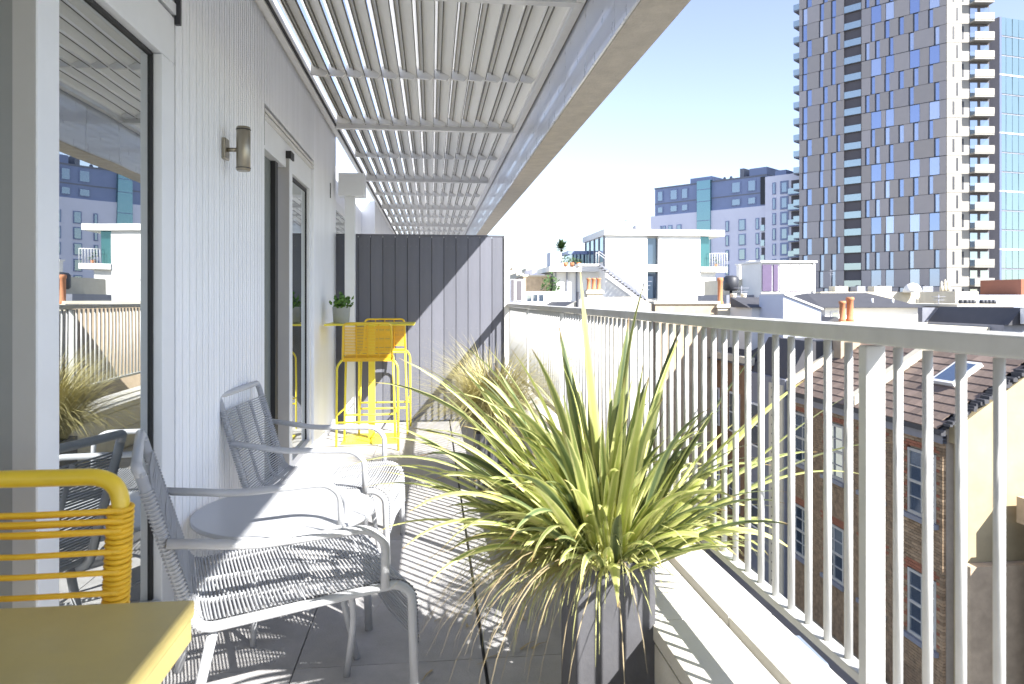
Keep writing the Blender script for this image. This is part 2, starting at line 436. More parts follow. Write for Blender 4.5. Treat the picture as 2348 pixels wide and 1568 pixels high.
# open stile in front of the glass
s1 = pbuild(MB().box(-1.04, 1.825, .02, -.93, 1.925, 2.15), 'sliding_stile', M['frame'], wa, .004)
wsub(MB().box(-1.035, 1.821, .03, -.935, 1.8245, 2.14), 'stile_face', M['stile'], s1)  # near side darker than the frame: its shade as colour
# sliding door two
DX = -1.0
dr = pbuild(MB().box(DX - .05, 4.25, 2.13, DX + .03, 5.972, 2.30).box(DX - .05, 4.25, .0, DX + .035, 5.972, .12).box(DX - .05, 5.90, .12, DX + .03, 5.972, 2.13), 'sliding_door', M['frame'], wa, .003)
wsub(MB().box(DX - .02, 5.05, .122, DX, 5.898, 2.128), 'pane', M['glass'], dr)
wsub(MB().box(DX - .05, 4.26, .122, DX - .02, 4.72, 2.128), 'open_leaf', M['openleaf'], dr)
wsub(MB().box(DX - .05, 4.72, .122, DX + .01, 4.80, 2.128), 'leaf_edge', M['seal'], dr)
wsub(MB().box(DX - .01, 5.06, 2.10, DX + .006, 5.898, 2.127).box(DX - .01, 5.885, .13, DX + .006, 5.898, 2.099), 'seal', M['seal'], dr)
s2 = pbuild(MB().box(-1.04, 4.96, .122, -.945, 5.05, 2.2), 'sliding_stile', M['frame'], wa, .003)
wsub(MB().box(-1.035, 4.956, .13, -.95, 4.9595, 2.19), 'stile_face', M['stile'], s2)
wsub(MB().box(-1.00, 4.945, 2.19, -.935, 5.06, 2.24), 'hinge_block', M['seal'], s2)
pbuild(MB().box(DX - .02, 4.25, 2.31, DX + .02, 5.972, 2.365), 'door_head_recess', M['dark'], wa)
pbuild(MB().box(WX - .02, 4.252, 2.300, WX + .004, 5.972, 2.312).box(WX - .02, 4.252, 2.325, WX + .002, 5.972, 2.345), 'head_trim', M['alu'], wa)
pbuild(MB().box(WX - .05, 4.246, 2.13, WX + .0, 4.2495, 2.30), 'shadow_gap', M['dark'], wa)
# dark rooms behind
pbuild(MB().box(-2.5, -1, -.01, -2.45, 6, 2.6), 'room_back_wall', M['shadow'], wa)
# top flashing
pbuild(MB().box(WX - .2, BACK, 2.861, WX + .03, 7.33, 2.90), 'top_flashing', M['alu'], wa, .003)

# neighbour's wall beyond the screen
nw = empty('neighbour_wall', (-1.2, 12, 0), 0, 'pale wall of the next flat seen beyond the slate screen', 'wall')
pbuild(MB().box(-1.5, 7.34, 0, -1.15, 12, ZT), 'wall_panel', M['clad'], nw)
pbuild(MB().box(-1.35, 12.01, 0, -.93, 25, ZT), 'wall_panel', M['clad'], nw)
pbuild(MB().box(-1.145, 8.4, 0, -1.13, 10.6, 2.3), 'window', M['glass'], nw)
pbuild(MB().box(-1.148, 8.3, 0, -1.12, 8.39, 2.4).box(-1.148, 10.61, 0, -1.12, 10.7, 2.4).box(-1.148, 8.39, 2.302, -1.12, 10.61, 2.4), 'window_frame', M['frame'], nw)
for yy in (13, 15.5, 18):
    pbuild(MB().box(-.93, yy, .3, -.915, yy + 1.6, 2.3), 'window', M['bglass'], nw)
ps = empty('white_post', (-.8, 7.2, 0), 0, 'off-white square post with a boxed head standing against the slate screen beside the wall', 'post')
pbuild(MB().box(-.845, 7.16, 0, -.748, 7.25, 2.25), 'shaft', M['frame'], ps, .004)
pbuild(MB().box(-.90, 7.10, 2.25, -.65, 7.30, 2.47), 'head_box', M['frame'], ps, .006)

# wall lamp
lp = empty('wall_lamp', (WX, 3.5, 1.93), 0, 'cylindrical brushed steel up-and-down lamp on the ribbed white wall', 'wall lamp')
pbuild(MB().box(WX + .001, 3.395, 1.89, WX + .018, 3.465, 1.985), 'back_plate', M['steel'], lp, .004)
pbuild(MB().tube([(WX + .016, 3.43, 1.935), (WX + .06, 3.43, 1.935)], .010, 10), 'arm', M['steel'], lp)
c_ = (WX + .088, 3.43, 0)
pbuild(MB().lathe([(.027, 1.838), (.031, 1.842), (.031, 2.038), (.027, 2.042)], 28, c_), 'cylinder', M['steel'], lp)
for zq in (1.850, 2.027):
    pbuild(MB().lathe([(.033, zq), (.033, zq + .003)], 28, c_), 'ring', M['dark'], lp)

# ---------------------------------------------------------------- louvred canopy
LZ = 2.86
ca = empty('louvre_canopy', (0, 0, LZ), 0, 'white adjustable louvre canopy overhead, thirteen long slats to each bay', 'canopy')
NB, SP = 13, .125
tilt = R(25); bwid = .141
dx, dz = math.cos(tilt) * bwid / 2, math.sin(tilt) * bwid / 2
# a Z-shaped slat: sloping plate with an upstand and a down-turned lip
t = .003
prof = [(-dx, dz), (-dx + .003, dz + .012), (-dx + .006, dz + .012), (-dx + .004, dz - .001), (0.0, .006), (dx - .002, -dz + .004), (dx + .001, -dz - .016), (dx - .003, -dz - .016), (dx - .006, -dz - .001), (0, -.001)]
np_ = 10
bays = [(-8.2, -5.2), (-5.2, -2.2), (-2.2, .8), (.8, 3.8), (3.8, 6.8), (6.8, 9.8), (9.8, 12.8), (12.8, 15.8), (15.8, 18.8), (18.8, 21.8)]
bm_ = MB().poly([(p[0], p[1]) for p in prof], 'y', .001, 2.999).box(dx + .0012, .001, -dz - .020, dx + .0055, 2.999, -dz - .004).box(-.012, .001, -.010, -.006, 2.999, .0035).box(-dx * .62, .001, dz * .62 - .014, -dx * .62 + .004, 2.999, dz * .62)  # boxes: dark strips and fin added as painted shadow lines under the slat
nslat = 12
bm_ = bm_.mesh('slat', M['blade'])
bm_.materials.append(M['slatshade'])
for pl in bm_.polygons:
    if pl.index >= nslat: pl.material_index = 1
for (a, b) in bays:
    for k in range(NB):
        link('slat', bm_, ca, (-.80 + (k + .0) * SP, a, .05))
    pbuild(MB().box(-.90, b - .03, LZ - .035, .80, b + .03, LZ + .02), 'crossbar', M['alu'], ca, .003)
    brk = MB()
    for k in range(NB):
        xx = -.80 + k * SP
        brk.poly([(xx - dx, LZ + .05 + dz), (xx + dx, LZ + .05 - dz), (xx + dx - .03, LZ + .02 - dz), (xx - dx, LZ + .0)], 'y', (a + b) / 2 - .012, (a + b) / 2 + .012)
        brk.poly([(xx - dx, LZ + .05 + dz), (xx + dx, LZ + .05 - dz), (xx + dx - .03, LZ + .02 - dz), (xx - dx, LZ + .0)], 'y', b - .10, b - .076)
    pbuild(brk, 'slat_brackets', M['alu'], ca, kind='stuff')
pbuild(MB().box(-.925, BACK, LZ - .03, -.885, 21.8, LZ + .10), 'side_rail', M['alu'], ca, .003)
pbuild(MB().box(.765, BACK, LZ - .03, .815, 21.8, LZ + .10), 'side_rail', M['alu'], ca, .003)
pbuild(MB().box(-.883, BACK, LZ - .02, -.874, 21.8, LZ + .0), 'gutter_lip', M['seal'], ca)

# ---------------------------------------------------------------- concrete edge beam with panelled inner face
be = empty('edge_beam', (.95, 5, 2.45), 0, 'long concrete roof beam running overhead above the railing, panelled inside', 'beam')
pbuild(MB().box(.838, BACK, 2.45, 1.037, 27, 3.0), 'concrete_beam', M['concrete'], be, .004)
fp = MB().box(.825, .003, 2.455, .8375, .597, 2.84).mesh('fascia_panel', M['fascia'], .0015)
for i in range(45):
    link('fascia_panel', fp, be, (-.95, -5.2 + i * .6 - 5, -2.45))

# ---------------------------------------------------------------- chairs
def make_lounge():
    root = empty('lounge_chair')
    H = .27; r = .0145
    def side(s):
        return arc([(-.435, s * H, .79), (-.30, s * H, .345), (.27, s * H, .375), (.315, s * H, .34), (.325, s * H, 0.0)], .055, 6)
    for s in (-1, 1):
        MB().tube(side(s), r, 10).build('side_frame', M['chair'], root)
    MB().tube(arc([(-.431, -H, .778), (-.443, -H, .806), (-.443, H, .806), (-.431, H, .778)], .03), r, 10).build('top_rail', M['chair'], root)
    MB().tube([(.0, -H, .352), (.0, H, .352)], .010, 8).build('stretcher', M['chair'], root)
    for s in (-1, 1):
        MB().tube(arc([(-.372, s * (H + .022), .60), (-.15, s * (H + .026), .565), (.17, s * (H + .026), .565), (.225, s * (H + .022), .52), (.225, s * (H + .015), .375)], .05, 5), .0135, 10).build('armrest', M['chair'], root)
        MB().tube([(-.25, s * (H - .02), .345), (-.33, s * (H - .02), 0.0)], r, 10).build('leg', M['chair'], root)
        MB().tube(arc([(.16, s * .13 + .04, .365), (.19, s * .08 + .03, .20), (.20 + .03 * s, s * .05 + .02, 0)], .05, 4), .0115, 8).build('leg', M['chair'], root)
    # inner ribs that shape the back
    for s in (-.33, .33):
        MB().tube(arc([(-.42, s * H, .74), (-.305, s * H, .350), (.25, s * H, .355)], .06, 6), .008, 8).build('inner_rib', M['chair'], root)
    # cords wound from side to side over the frame
    prof = side(1); pts = []
    seg = []
    for i in range(len(prof) - 1):
        seg.append((prof[i + 1] - prof[i]).length)
    total = sum(seg)
    d = .055; lim = total - .17
    mb = MB()
    while d < lim:
        acc = 0; i = 0
        while acc + seg[i] < d: acc += seg[i]; i += 1
        t_ = (d - acc) / seg[i]; p = prof[i].lerp(prof[i + 1], t_); tg = (prof[i + 1] - prof[i]).normalized()
        nrm = Vector((tg.z, 0, -tg.x)) * -1
        for sgn, hw in ((1, H),):
            a = p + nrm * (r + .002); bq = p - nrm * (r + .002)
            sag = .004 + random.uniform(-.001, .001)
            P = [Vector((a.x, -hw - .004, a.z)), Vector((a.x, -hw + .03, a.z)) - nrm * .004, Vector((a.x, 0, a.z)) - nrm * sag * 3, Vector((a.x, hw - .03, a.z)) - nrm * .004, Vector((a.x, hw + .004, a.z)),
                 Vector((p.x, hw + r + .003, p.z)), Vector((bq.x, hw, bq.z))]
            if p.x > -.27: P = P[:5]; P[0].y += .004; P[4].y -= .004
            mb.tube(P, .0036, 5, cap=False)
            if p.x <= -.27: mb.tube([Vector((a.x, -hw - .004, a.z)), Vector((p.x, -hw - r - .003, p.z)), Vector((bq.x, -hw, bq.z))], .0036, 5, cap=False)
        d += .0112
    mb.build('cord_webbing', M['web'], root, kind='stuff')
    return root
def copy_tree(o, parent=None):
    c = o.copy(); col.objects.link(c); c.parent = parent
    for ch in [q for q in bpy.data.objects if q.parent == o]: copy_tree(ch, c)
    return c
ch1 = make_lounge(); ch2 = copy_tree(ch1)
ch1.location = (-.45, 2.40, 0); ch1.rotation_euler.z = R(20)
ch2.location = (-.50, 3.62, 0); ch2.rotation_euler.z = R(-5)
tag(ch1, 'white tubular lounge chair with wound cord seat, nearest beside the mustard table', 'lounge chair', 'white cord lounge chairs')
tag(ch2, 'white tubular lounge chair with wound cord seat, behind the round coffee table', 'lounge chair', 'white cord lounge chairs')

# round coffee table
ct = empty('coffee_table', (-.585, 2.98, 0), 0, 'round white metal coffee table between the two lounge chairs', 'coffee table')
MB().lathe([(.345, .385), (.352, .388), (.352, .402), (.348, .405)], 64).build('tabletop', M['chair'], ct)
for k in range(3):
    a = R(20 + 120 * k)
    MB().tube([(.26 * math.cos(a), .26 * math.sin(a), .385), (.31 * math.cos(a), .31 * math.sin(a), 0)], .011, 8).build('leg', M['chair'], ct)
MB().tube([(.27 * math.cos(2 * math.pi * k / 24), .27 * math.sin(2 * math.pi * k / 24), .16) for k in range(24)], .006, 6, closed=True).build('ring', M['chair'], ct)

# mustard table in the foreground
mt = empty('dining_table', (-.80, .9, 0), 0, 'mustard yellow square metal table in the near left foreground', 'table')
pbuild(MB().box(-1.22 + .35, .42, .70, -.407, 1.30, .73), 'tabletop', M['olive'], mt, .006)
pbuild(MB().box(-.86, .43, .662, -.412, 1.293, .70), 'apron', M['olive'], mt)
for (x_, y_) in ((-.82, .50), (-.52, .50), (-.82, 1.22), (-.52, 1.22)):
    pbuild(MB().tube([(x_, y_, .69), (x_, y_, 0)], .018, 12), 'leg', M['yellow'], mt)

# yellow corded dining chair behind it
yc = empty('dining_chair', (-.77, 1.40, 0), 0, 'yellow tubular dining chair with cord back, pushed up to the mustard table', 'chair')
x0, x1, yb = -.945, -.598, 1.475
pbuild(MB().tube(arc([(x0, yb - .06, .44), (x0, yb, .905), (x1, yb, .905), (x1, yb - .06, .44)], .062, 8), .0165, 14), 'back_frame', M['yellow'], yc)
mb = MB()
zz = .845; i = 0
while zz > .60:
    q = (.905 - zz) / .465 * .06
    if i % 4 in (0, 2) if i < 4 else i % 4 == 0:
        jt = random.uniform(-.0015, .0015)
        mb.tube([(x0 - .01, yb - q - .019, zz), ((x0 + x1) / 2, yb - q - .017, zz - .003 + jt), (x1 + .012, yb - q - .019, zz)], .0056, 8)
        mb.tube([(x0 - .01, yb - q + .018, zz - .012), ((x0 + x1) / 2, yb - q + .016, zz - .016), (x1 + .012, yb - q + .018, zz - .012)], .0050, 8)
    for xx in (x0, x1):
        j2 = random.uniform(-.001, .001)
        mb.tube([(xx + .0205 * math.cos(a), yb - q + .0205 * math.sin(a), zz + j2 + .002 * math.sin(a)) for a in [2 * math.pi * k / 12 for k in range(12)]], .0048, 6, closed=True)
    i += 1; zz -= .0093
pbuild(mb, 'cord_back', M['orange'], yc, kind='stuff')
pbuild(MB().tube(arc([(x0, yb - .06, .44), (x0, yb - .44, .45), (x1, yb - .44, .45), (x1, yb - .06, .44)], .05, 5), .0145, 10), 'seat_frame', M['yellow'], yc)
mb = MB()
for i in range(34):
    mb.tube([(x0, yb - .08 - i * .0105, .458), (x1, yb - .08 - i * .0105, .458)], .0042, 5)
pbuild(mb, 'cord_seat', M['orange'], yc, kind='stuff')
for xx in (x0, x1):
    pbuild(MB().tube([(xx, yb - .06, .44), (xx, yb + .0, 0)], .0145, 10), 'leg', M['yellow'], yc)
    pbuild(MB().tube([(xx, yb - .42, .45), (xx, yb - .43, 0)], .0145, 10), 'leg', M['yellow'], yc)

# ---------------------------------------------------------------- bar table, stools
bt = empty('bar_table', (-.53, 6.5, 0), 0, 'tall yellow pedestal bar table against the wall by the slate screen', 'bar table')
MB().box(-.38, -.26, 1.02, .38, .26, 1.035).build('tabletop', M['lime'], bt, bevel=.004)
MB().box(-.028, -.028, .02, .028, .028, 1.02).build('pedestal', M['lime'], bt, bevel=.003)
MB().box(-.24, -.22, 0, .24, .22, .015).build('base_plate', M['lime'], bt, bevel=.003)
def make_stool():
    root = empty('bar_stool')
    w_ = .20; r = .0095
    for s in (-1, 1):
        MB().tube(arc([(s * (w_ + .05), -.19, 0), (s * (w_ + .045), -.19, .70), (s * w_, -.17, .755), (s * w_, .16, .755)], .06, 5), r, 8).build('leg', M['lime'], root)
        MB().tube([(s * w_, .16, .75), (s * (w_ + .02), .22, 0)], r, 8).build('leg', M['lime'], root)
    MB().tube([(-w_, .16, .755), (w_, .16, .755)], r, 8).build('seat_bar', M['lime'], root)
    MB().tube(arc([(-w_, -.17, .755), (-w_ + .01, -.23, 1.05), (w_ - .01, -.23, 1.05), (w_, -.17, .755)], .04, 5), r, 8).build('back_frame', M['yellow'], root)
    MB().tube([(-w_ - .04, -.19, .24), (w_ + .04, -.19, .24)], r * .9, 8).tube([(-w_ - .02, .2, .24), (w_ + .02, .2, .24)], r * .9, 8).build('footrest', M['lime'], root)
    for s in (-1, 1):
        MB().tube([(s * (w_ + .045), -.19, .30), (s * (w_ + .014), .2, .30)], r * .8, 8).build('stretcher', M['lime'], root)
    mb = MB(); z = .79
    while z < 1.02:
        q = (z - .755) / .295 * .06
        mb.box(-w_ + .005, -.176 - q, z, w_ - .005, -.168 - q, z + .009); z += .0125
    for xx in (-.09, 0, .09):
        mb.tube([(xx, -.166, .76), (xx, -.222, 1.04)], .006, 6)
    mb.build('cord_back', M['orange'], root, kind='stuff')
    mb = MB()
    for i in range(26): mb.box(-w_, -.165 + i * .0125, .756, w_, -.157 + i * .0125, .765)
    mb.box(-w_, -.17, .735, w_, -.16, .765)
    mb.build('cord_seat', M['orange'], root, kind='stuff')
    return root
b1 = make_stool(); b2 = copy_tree(b1)
b1.location = (-.53, 6.18, 0); b1.rotation_euler.z = R(2)
b2.location = (-.45, 6.93, 0); b2.rotation_euler.z = R(182)
tag(b1, 'yellow bar stool with its corded back towards the viewer, in front of the bar table', 'bar stool', 'yellow bar stools')
tag(b2, 'yellow bar stool behind the bar table, against the slate screen', 'bar stool', 'yellow bar stools')

sp = empty('potted_succulent', (-.79, 6.45, 1.035), 0, 'small leafy succulent in a grey cement pot on the yellow bar table', 'potted plant')
MB().lathe([(.062, 0), (.068, .005), (.078, .14), (.078, .145), (.070, .145), (.066, .12)], 24).build('pot', M['potc'], sp)
MB().lathe([(.064, .118), (.064, .125)], 20).build('soil', M['soil'], sp)
for k in range(95):
    a = random.uniform(0, 6.28); e = random.uniform(.15, 1.5); L = random.uniform(.075, .13)
    d = Vector((math.cos(a) * math.cos(e), math.sin(a) * math.cos(e), math.sin(e)))
    bse = Vector((0, 0, .12)) + d * L * random.uniform(.35, 1.0)
    if k == 0 or k % 5 == 0:
        lw = .019; ll = .045
        vs = [(0, 0, 0), (ll * .5, -lw, .006), (ll, 0, .012), (ll * .5, lw, .006), (ll * .5, 0, -.006)]
        lm = bpy.data.meshes.new('leaf'); lm.from_pydata(vs, [], [(0, 1, 2, 3), (0, 4, 1), (1, 4, 2), (2, 4, 3), (3, 4, 0)]); lm.materials.append(M['succ'])
    o = link('leaf', lm, sp, bse); o.rotation_mode = 'QUATERNION'
    o.rotation_quaternion = (d + Vector((random.uniform(-.6, .6), random.uniform(-.6, .6), random.uniform(-.2, .5)))).to_track_quat('X', 'Z')
    sc_ = random.uniform(.7, 1.15); o.scale = (sc_,) * 3

# ---------------------------------------------------------------- plants
def leaf_mesh(L, wd, lean, droop, seg=14, name='leaf', m=None, twist=0, fold=None):
    """sword leaf starting upright at the origin, arching along +x"""
    vs, fs, uv = [], [], []
    wob = random.uniform(-.006, .006); p = Vector((0, 0, 0)); ang = lean; fold = (.35 if fold is None else fold)
    for i in range(seg + 1):
        t = i / seg
        a = ang
        d = Vector((math.sin(a), 0, math.cos(a)))
        ww = wd * (min(1, .55 + t * 1.6)) * (1 - max(0, (t - .45) / .55) ** 1.7)
        ww = max(ww, .0012)
        nrm = Vector((-math.cos(a), 0, math.sin(a)))
        tw = twist * t
        side = Vector((0, 1, 0)) * math.cos(tw) + nrm * math.sin(tw)
        n2 = d.cross(side)
        for sgn, u in ((-1, 0), (0, .5), (1, 1)):
            vs.append(tuple(p + side * ww * .5 * sgn + n2 * (0 if sgn == 0 else ww * fold * (1 - .6 * t)) * -1)); uv.append((u, t))
        p = p + d * (L / seg) + Vector((0, wob * math.sin(t * 3.0), 0))
        ang += droop * (t ** 1.5) * (2.6 / seg)
    for i in range(seg):
        for j in range(2):
            a = i * 3 + j; fs.append((a, a + 1, a + 4, a + 3))
    me = bpy.data.meshes.new(name); me.from_pydata(vs, [], fs)
    me.polygons.foreach_set('use_smooth', [True] * len(fs))
    ul = me.uv_layers.new(name='UVMap')
    for lp_ in me.loops: ul.data[lp_.index].uv = uv[lp_.vertex_index]
    me.materials.append(m); return me

def grass(mb_v, mb_f, base, az, L, wd, lean, droop, seg=7):
    p = Vector(base); ang = lean; k = len(mb_v)
    dh = Vector((math.cos(az), math.sin(az), 0)); sd = Vector((-math.sin(az), math.cos(az), 0))
    for i in range(seg + 1):
        t = i / seg; ww = wd * (1 - t ** 2) + .0003
        mb_v.append(tuple(p - sd * ww / 2)); mb_v.append(tuple(p + sd * ww / 2))
        p = p + (dh * math.sin(ang) + Vector((0, 0, 1)) * math.cos(ang)) * (L / seg)
        ang = min(ang + droop / seg * (.6 + t), 3.0)
        az2 = random.uniform(-.05, .05); dh = Matrix.Rotation(az2, 3, 'Z') @ dh
    for i in range(seg):
        a = k + 2 * i; mb_f.append((a, a + 1, a + 3, a + 2))

PX, PY = .487, 1.98
HZ = .545
ph = empty('flax_planter', (PX, PY, 0), 0, 'square dark grey planter with a striped sword-leaved flax beside the parapet', 'potted plant')
hw = .108
MB().box(-hw, -hw, 0, -hw + .012, hw, HZ).box(hw - .012, -hw, 0, hw, hw, HZ).box(-hw + .0121, -hw, 0, hw - .0121, -hw + .012, HZ).box(-hw + .0121, hw - .012, 0, hw - .0121, hw, HZ).build('pot', M['planter'], ph)
MB().box(-hw + .013, -hw + .013, .02, hw - .013, hw - .013, HZ - .04).build('soil', M['soil'], ph)
def add_leaf(root, mname, x, y, z, az, L, wd, lean, droop, twist=0, roll=0):
    o = link('leaf', leaf_mesh(L, wd, lean, droop, m=M[mname], twist=twist), root, (x, y, z))
    o.rotation_euler = (0, 0, az); return o
rnd = random.Random(11)
# tall leaves seen singly in the photograph: azimuth (deg, 0 = towards the street, 90 = away), length, width, lean, droop
hero = [
    ('phorm', -50, .56, .026, .10, .25), ('phorm2', 95, .74, .026, .03, .10), ('phorm', 10, .72, .024, .07, .25), ('phorm', -60, .60, .026, .20, .35), ('phorm2', 178, .62, .030, .42, .25), ('phorm2', 170, .58, .030, .33, .18),
    ('phorm', 182, .70, .028, .62, .55), ('phorm', 172, .76, .024, .72, .95), ('phormd', 120, .60, .040, .25, .05), ('phormd', 60, .62, .044, .20, .1),
    ('phormd', 30, .64, .042, .42, .15), ('phormd', 8, .68, .030, .62, .2), ('phorm2', 4, .66, .028, .80, .12), ('phorm2', -8, .72, .026, .95, .15),
    ('phorm', 3, .60, .028, .95, .9), ('phorm2', -20, .66, .028, 1.0, .9), ('phorm', -5, .74, .026, 1.05, .55), ('phormd', 15, .46, .040, .5, 1.5),
    ('phorm2', -100, .50, .030, .15, .4), ('phorm', -75, .52, .036, .40, .4), ('phorm', 200, .60, .028, .85, 1.1), ('phorm2', 215, .62, .032, .9, 1.3),
    ('phorm2', 228, .66, .034, 1.0, 1.35), ('phorm', 190, .72, .026, .9, 1.2), ('phorm', 210, .52, .026, 1.2, 1.2), ('phorm2', 196, .56, .024, 1.15, 1.0),
    ('phorm2', -60, .36, .030, .9, 1.5), ('phorm2', -35, .44, .030, 1.0, 1.4), ('phorm', -88, .34, .026, .9, 1.6), ('phormd', 165, .46, .034, .3, .4),
    ('phormd', 100, .55, .042, .1, .1), ('phorm2', 185, .50, .030, .55, .35), ('phormd', 45, .5, .040, .35, .5), ('phormd', 150, .55, .034, .45, .25)]
for (mn, az, L, wd, lean, dr_) in hero:
    r0 = rnd.uniform(.0, .06); a0 = math.radians(az)
    add_leaf(ph, mn, r0 * math.cos(a0), r0 * math.sin(a0), HZ - .05, a0, L * 1.16, wd * 1.12, lean * .93, dr_ + rnd.uniform(0, .25), rnd.uniform(-.7, .7))
for k in range(190):
    az = rnd.uniform(0, 2 * math.pi); c = rnd.random()
    lean = rnd.uniform(.08, 1.05) ; L = rnd.uniform(.30, .64) * (1 - .1 * lean)
    r0 = rnd.uniform(0, .085)
    add_leaf(ph, 'phorm2' if c < .42 else ('phorm' if c < .78 else 'phormd'), r0 * math.cos(az), r0 * math.sin(az), HZ - .05, az, L, rnd.uniform(.016, .034), lean, rnd.uniform(.2, 1.5), rnd.uniform(-1.0, 1.0))
for k in range(70):
    az = rnd.uniform(0, 6.283)
    add_leaf(ph, rnd.choice(['phorm', 'phorm2', 'phorm2']), .06 * math.cos(az), .06 * math.sin(az), HZ - .04, az, rnd.uniform(.26, .46), rnd.uniform(.02, .034), rnd.uniform(.6, 1.15), rnd.uniform(.5, 1.8), rnd.uniform(-1, 1))
for k in range(70):
    az = math.radians(rnd.uniform(140, 250)); L = rnd.uniform(.42, .78)
    add_leaf(ph, rnd.choice(['phorm', 'phorm2', 'phorm', 'phormd']), .05 * math.cos(az), .05 * math.sin(az), HZ - .05, az, L, rnd.uniform(.02, .038), rnd.uniform(.35, 1.0), rnd.uniform(.2, 1.5), rnd.uniform(-1, 1))
vv, ff = [], []
for k in range(1000):
    az = rnd.uniform(0, 2 * math.pi)
    if rnd.random() < .6 or -2.4 < math.atan2(math.sin(az), math.cos(az)) < -.6 and rnd.random() < .8: az = math.radians(rnd.gauss(190, 32))
    r0 = rnd.uniform(.05, .10)
    grass(vv, ff, (r0 * math.cos(az), r0 * math.sin(az), HZ - .02), az, rnd.uniform(.16, .46), rnd.uniform(.0024, .0052), rnd.uniform(.3, 1.2), rnd.uniform(1.0, 2.5))
me = bpy.data.meshes.new('sedge_foliage'); me.from_pydata(vv, [], ff); me.materials.append(M['sedge'])
link('sedge_foliage', me, ph, kind='stuff')
vv, ff = [], []
for k in range(70):
    az = math.radians(rnd.gauss(200, 25)); r0 = rnd.uniform(.07, .12)
    grass(vv, ff, (r0 * math.cos(az), r0 * math.sin(az) - .05, HZ - .0), az, rnd.uniform(.35, .62), rnd.uniform(.002, .005), rnd.uniform(.9, 1.4), rnd.uniform(1.4, 2.2), 9)
me = bpy.data.meshes.new('dead_foliage'); me.from_pydata(vv, [], ff); me.materials.append(M['deadleaf'])
link('dead_foliage', me, ph, kind='stuff')

def grass_planter(name, x, y, h, hw, n, Lr, m, label, dz=0, droop=(.9, 2.1), lean=(.1, .9), az=None):
    root = empty(name, (x, y, 0), 0, label, 'potted plant')
    MB().box(-hw, -hw, dz, hw, hw, h).build('pot', M['planter'] if dz == 0 else M['terracotta'], root, bevel=.004)
    vv, ff = [], []
    for k in range(n):
        a = rnd.uniform(0, 6.283) if az is None else math.radians(rnd.gauss(*az))
        r0 = rnd.uniform(0, hw * .9)
        grass(vv, ff, (r0 * math.cos(a), r0 * math.sin(a), h), a, rnd.uniform(*Lr), rnd.uniform(.0022, .0045), rnd.uniform(*lean), rnd.uniform(*droop))
    me = bpy.data.meshes.new('grass_foliage'); me.from_pydata(vv, [], ff); me.materials.append(m)
    link('grass_foliage', me, root, kind='stuff')
    return root
grass_planter('grass_planter', .40, 4.75, .38, .12, 3200, (.35, .76), M['straw'], 'feathery pale grass in a planter behind the flax', droop=(.8, 2.2), lean=(.05, .9))
grass_planter('sedge_pot', .70, 2.52, .47, .065, 700, (.16, .34), M['sedge'], 'small tuft of yellow sedge in a pot standing on the parapet', dz=.381, droop=(1.2, 2.6), lean=(.3, 1.1))

# ================================================================ THE CITY
# ---- brick house across the street
BX, BY0, BY1, EZ = 12.05, 15.78, 23.2, -1.84
bh = empty('brick_house', (BX, BY0, GZ), 0, 'old brown brick house with a tiled roof and cream rendered end wall across the street', 'house')
pbuild(MB().box(BX + .06, BY0 + .02, GZ, BX + 6.1, BY1, EZ), 'brick_core', M['mortar'], bh)
pbuild(MB().poly([(BX + .25, GZ), (BX + 6.35, GZ), (BX + 6.35, EZ + .1), (BX + 3.2, EZ + 2.15), (BX + .15, EZ + .12), (BX + .12, EZ - .3), (BX + .25, EZ - .35)], 'y', BY0 - .28, BY0 + .019), 'gable_wall', M['cream'], bh)
# windows on the facade (Y centre, sill z)
wn = []
for j, yc_ in enumerate((16.55, 18.55, 20.45, 22.3)):
    for sz in (-4.15, -7.2):
        wn.append((yc_, sz))
# bricks, real courses
bl, bhh, bdp = .215, .065, .03
mass = MB(); cand = []; bkm = {}
z = -8.9; row = 0
while z + bhh < EZ - .12:
    y = BY0 + .02 + (0 if row % 2 else .112)
    while y + bl < BY1:
        ya, yb2 = y, y + bl; zc = z + bhh / 2; red = False
        for (wy, wz) in wn:
            if wz - .02 < zc < wz + 1.66:
                if ya < wy + .53 and yb2 > wy - .53:
                    if ya < wy - .53 and wy - .53 - ya > .04: yb2 = min(yb2, wy - .535)
                    elif yb2 > wy + .53 and yb2 - wy - .53 > .04: ya = max(ya, wy + .535)
                    else: yb2 = ya
                if abs((ya + yb2) / 2 - wy) < .62 and row % 4 < 2: red = True
            if abs(y + bl / 2 - wy) < .64 and wz + 1.66 <= zc < wz + 1.88: red = True
        if yb2 - ya > .03: cand.append((ya, z, red, yb2 - ya))
        y += bl + .010
    if not row % 2: cand.append((BY0 + .02, z, False, .102))
    z += bhh + .010; row += 1
cand.sort(key=lambda q: (q[0] - BY0) * 1.0 + abs(q[1] + 3.6) * .55)
for i, (y, z, red, ln) in enumerate(cand):
    if i < 280:
        key = (red, round(ln, 2))
        if key not in bkm: bkm[key] = MB().box(-bdp, 0, 0, .05, ln, bhh).mesh('brick', M['redbrick'] if red else M['brick'])
        link('brick', bkm[key], bh, (random.uniform(-.004, .004), y - BY0, z - GZ))
massr = MB()
for (y, z, red, ln) in cand[280:]:
    j = random.uniform(-.004, .004)
    (massr if red else mass).box(BX - bdp + j, y, z, BX + .05, y + ln, z + bhh)
bmass = mat('stock_brick_courses', (.28, .195, .12), .9, var=.45, vscale=5.5)
pbuild(mass, 'brick_courses', bmass, bh, kind='stuff'); pbuild(massr, 'red_brick_arches', M['redbrick'], bh, kind='stuff')
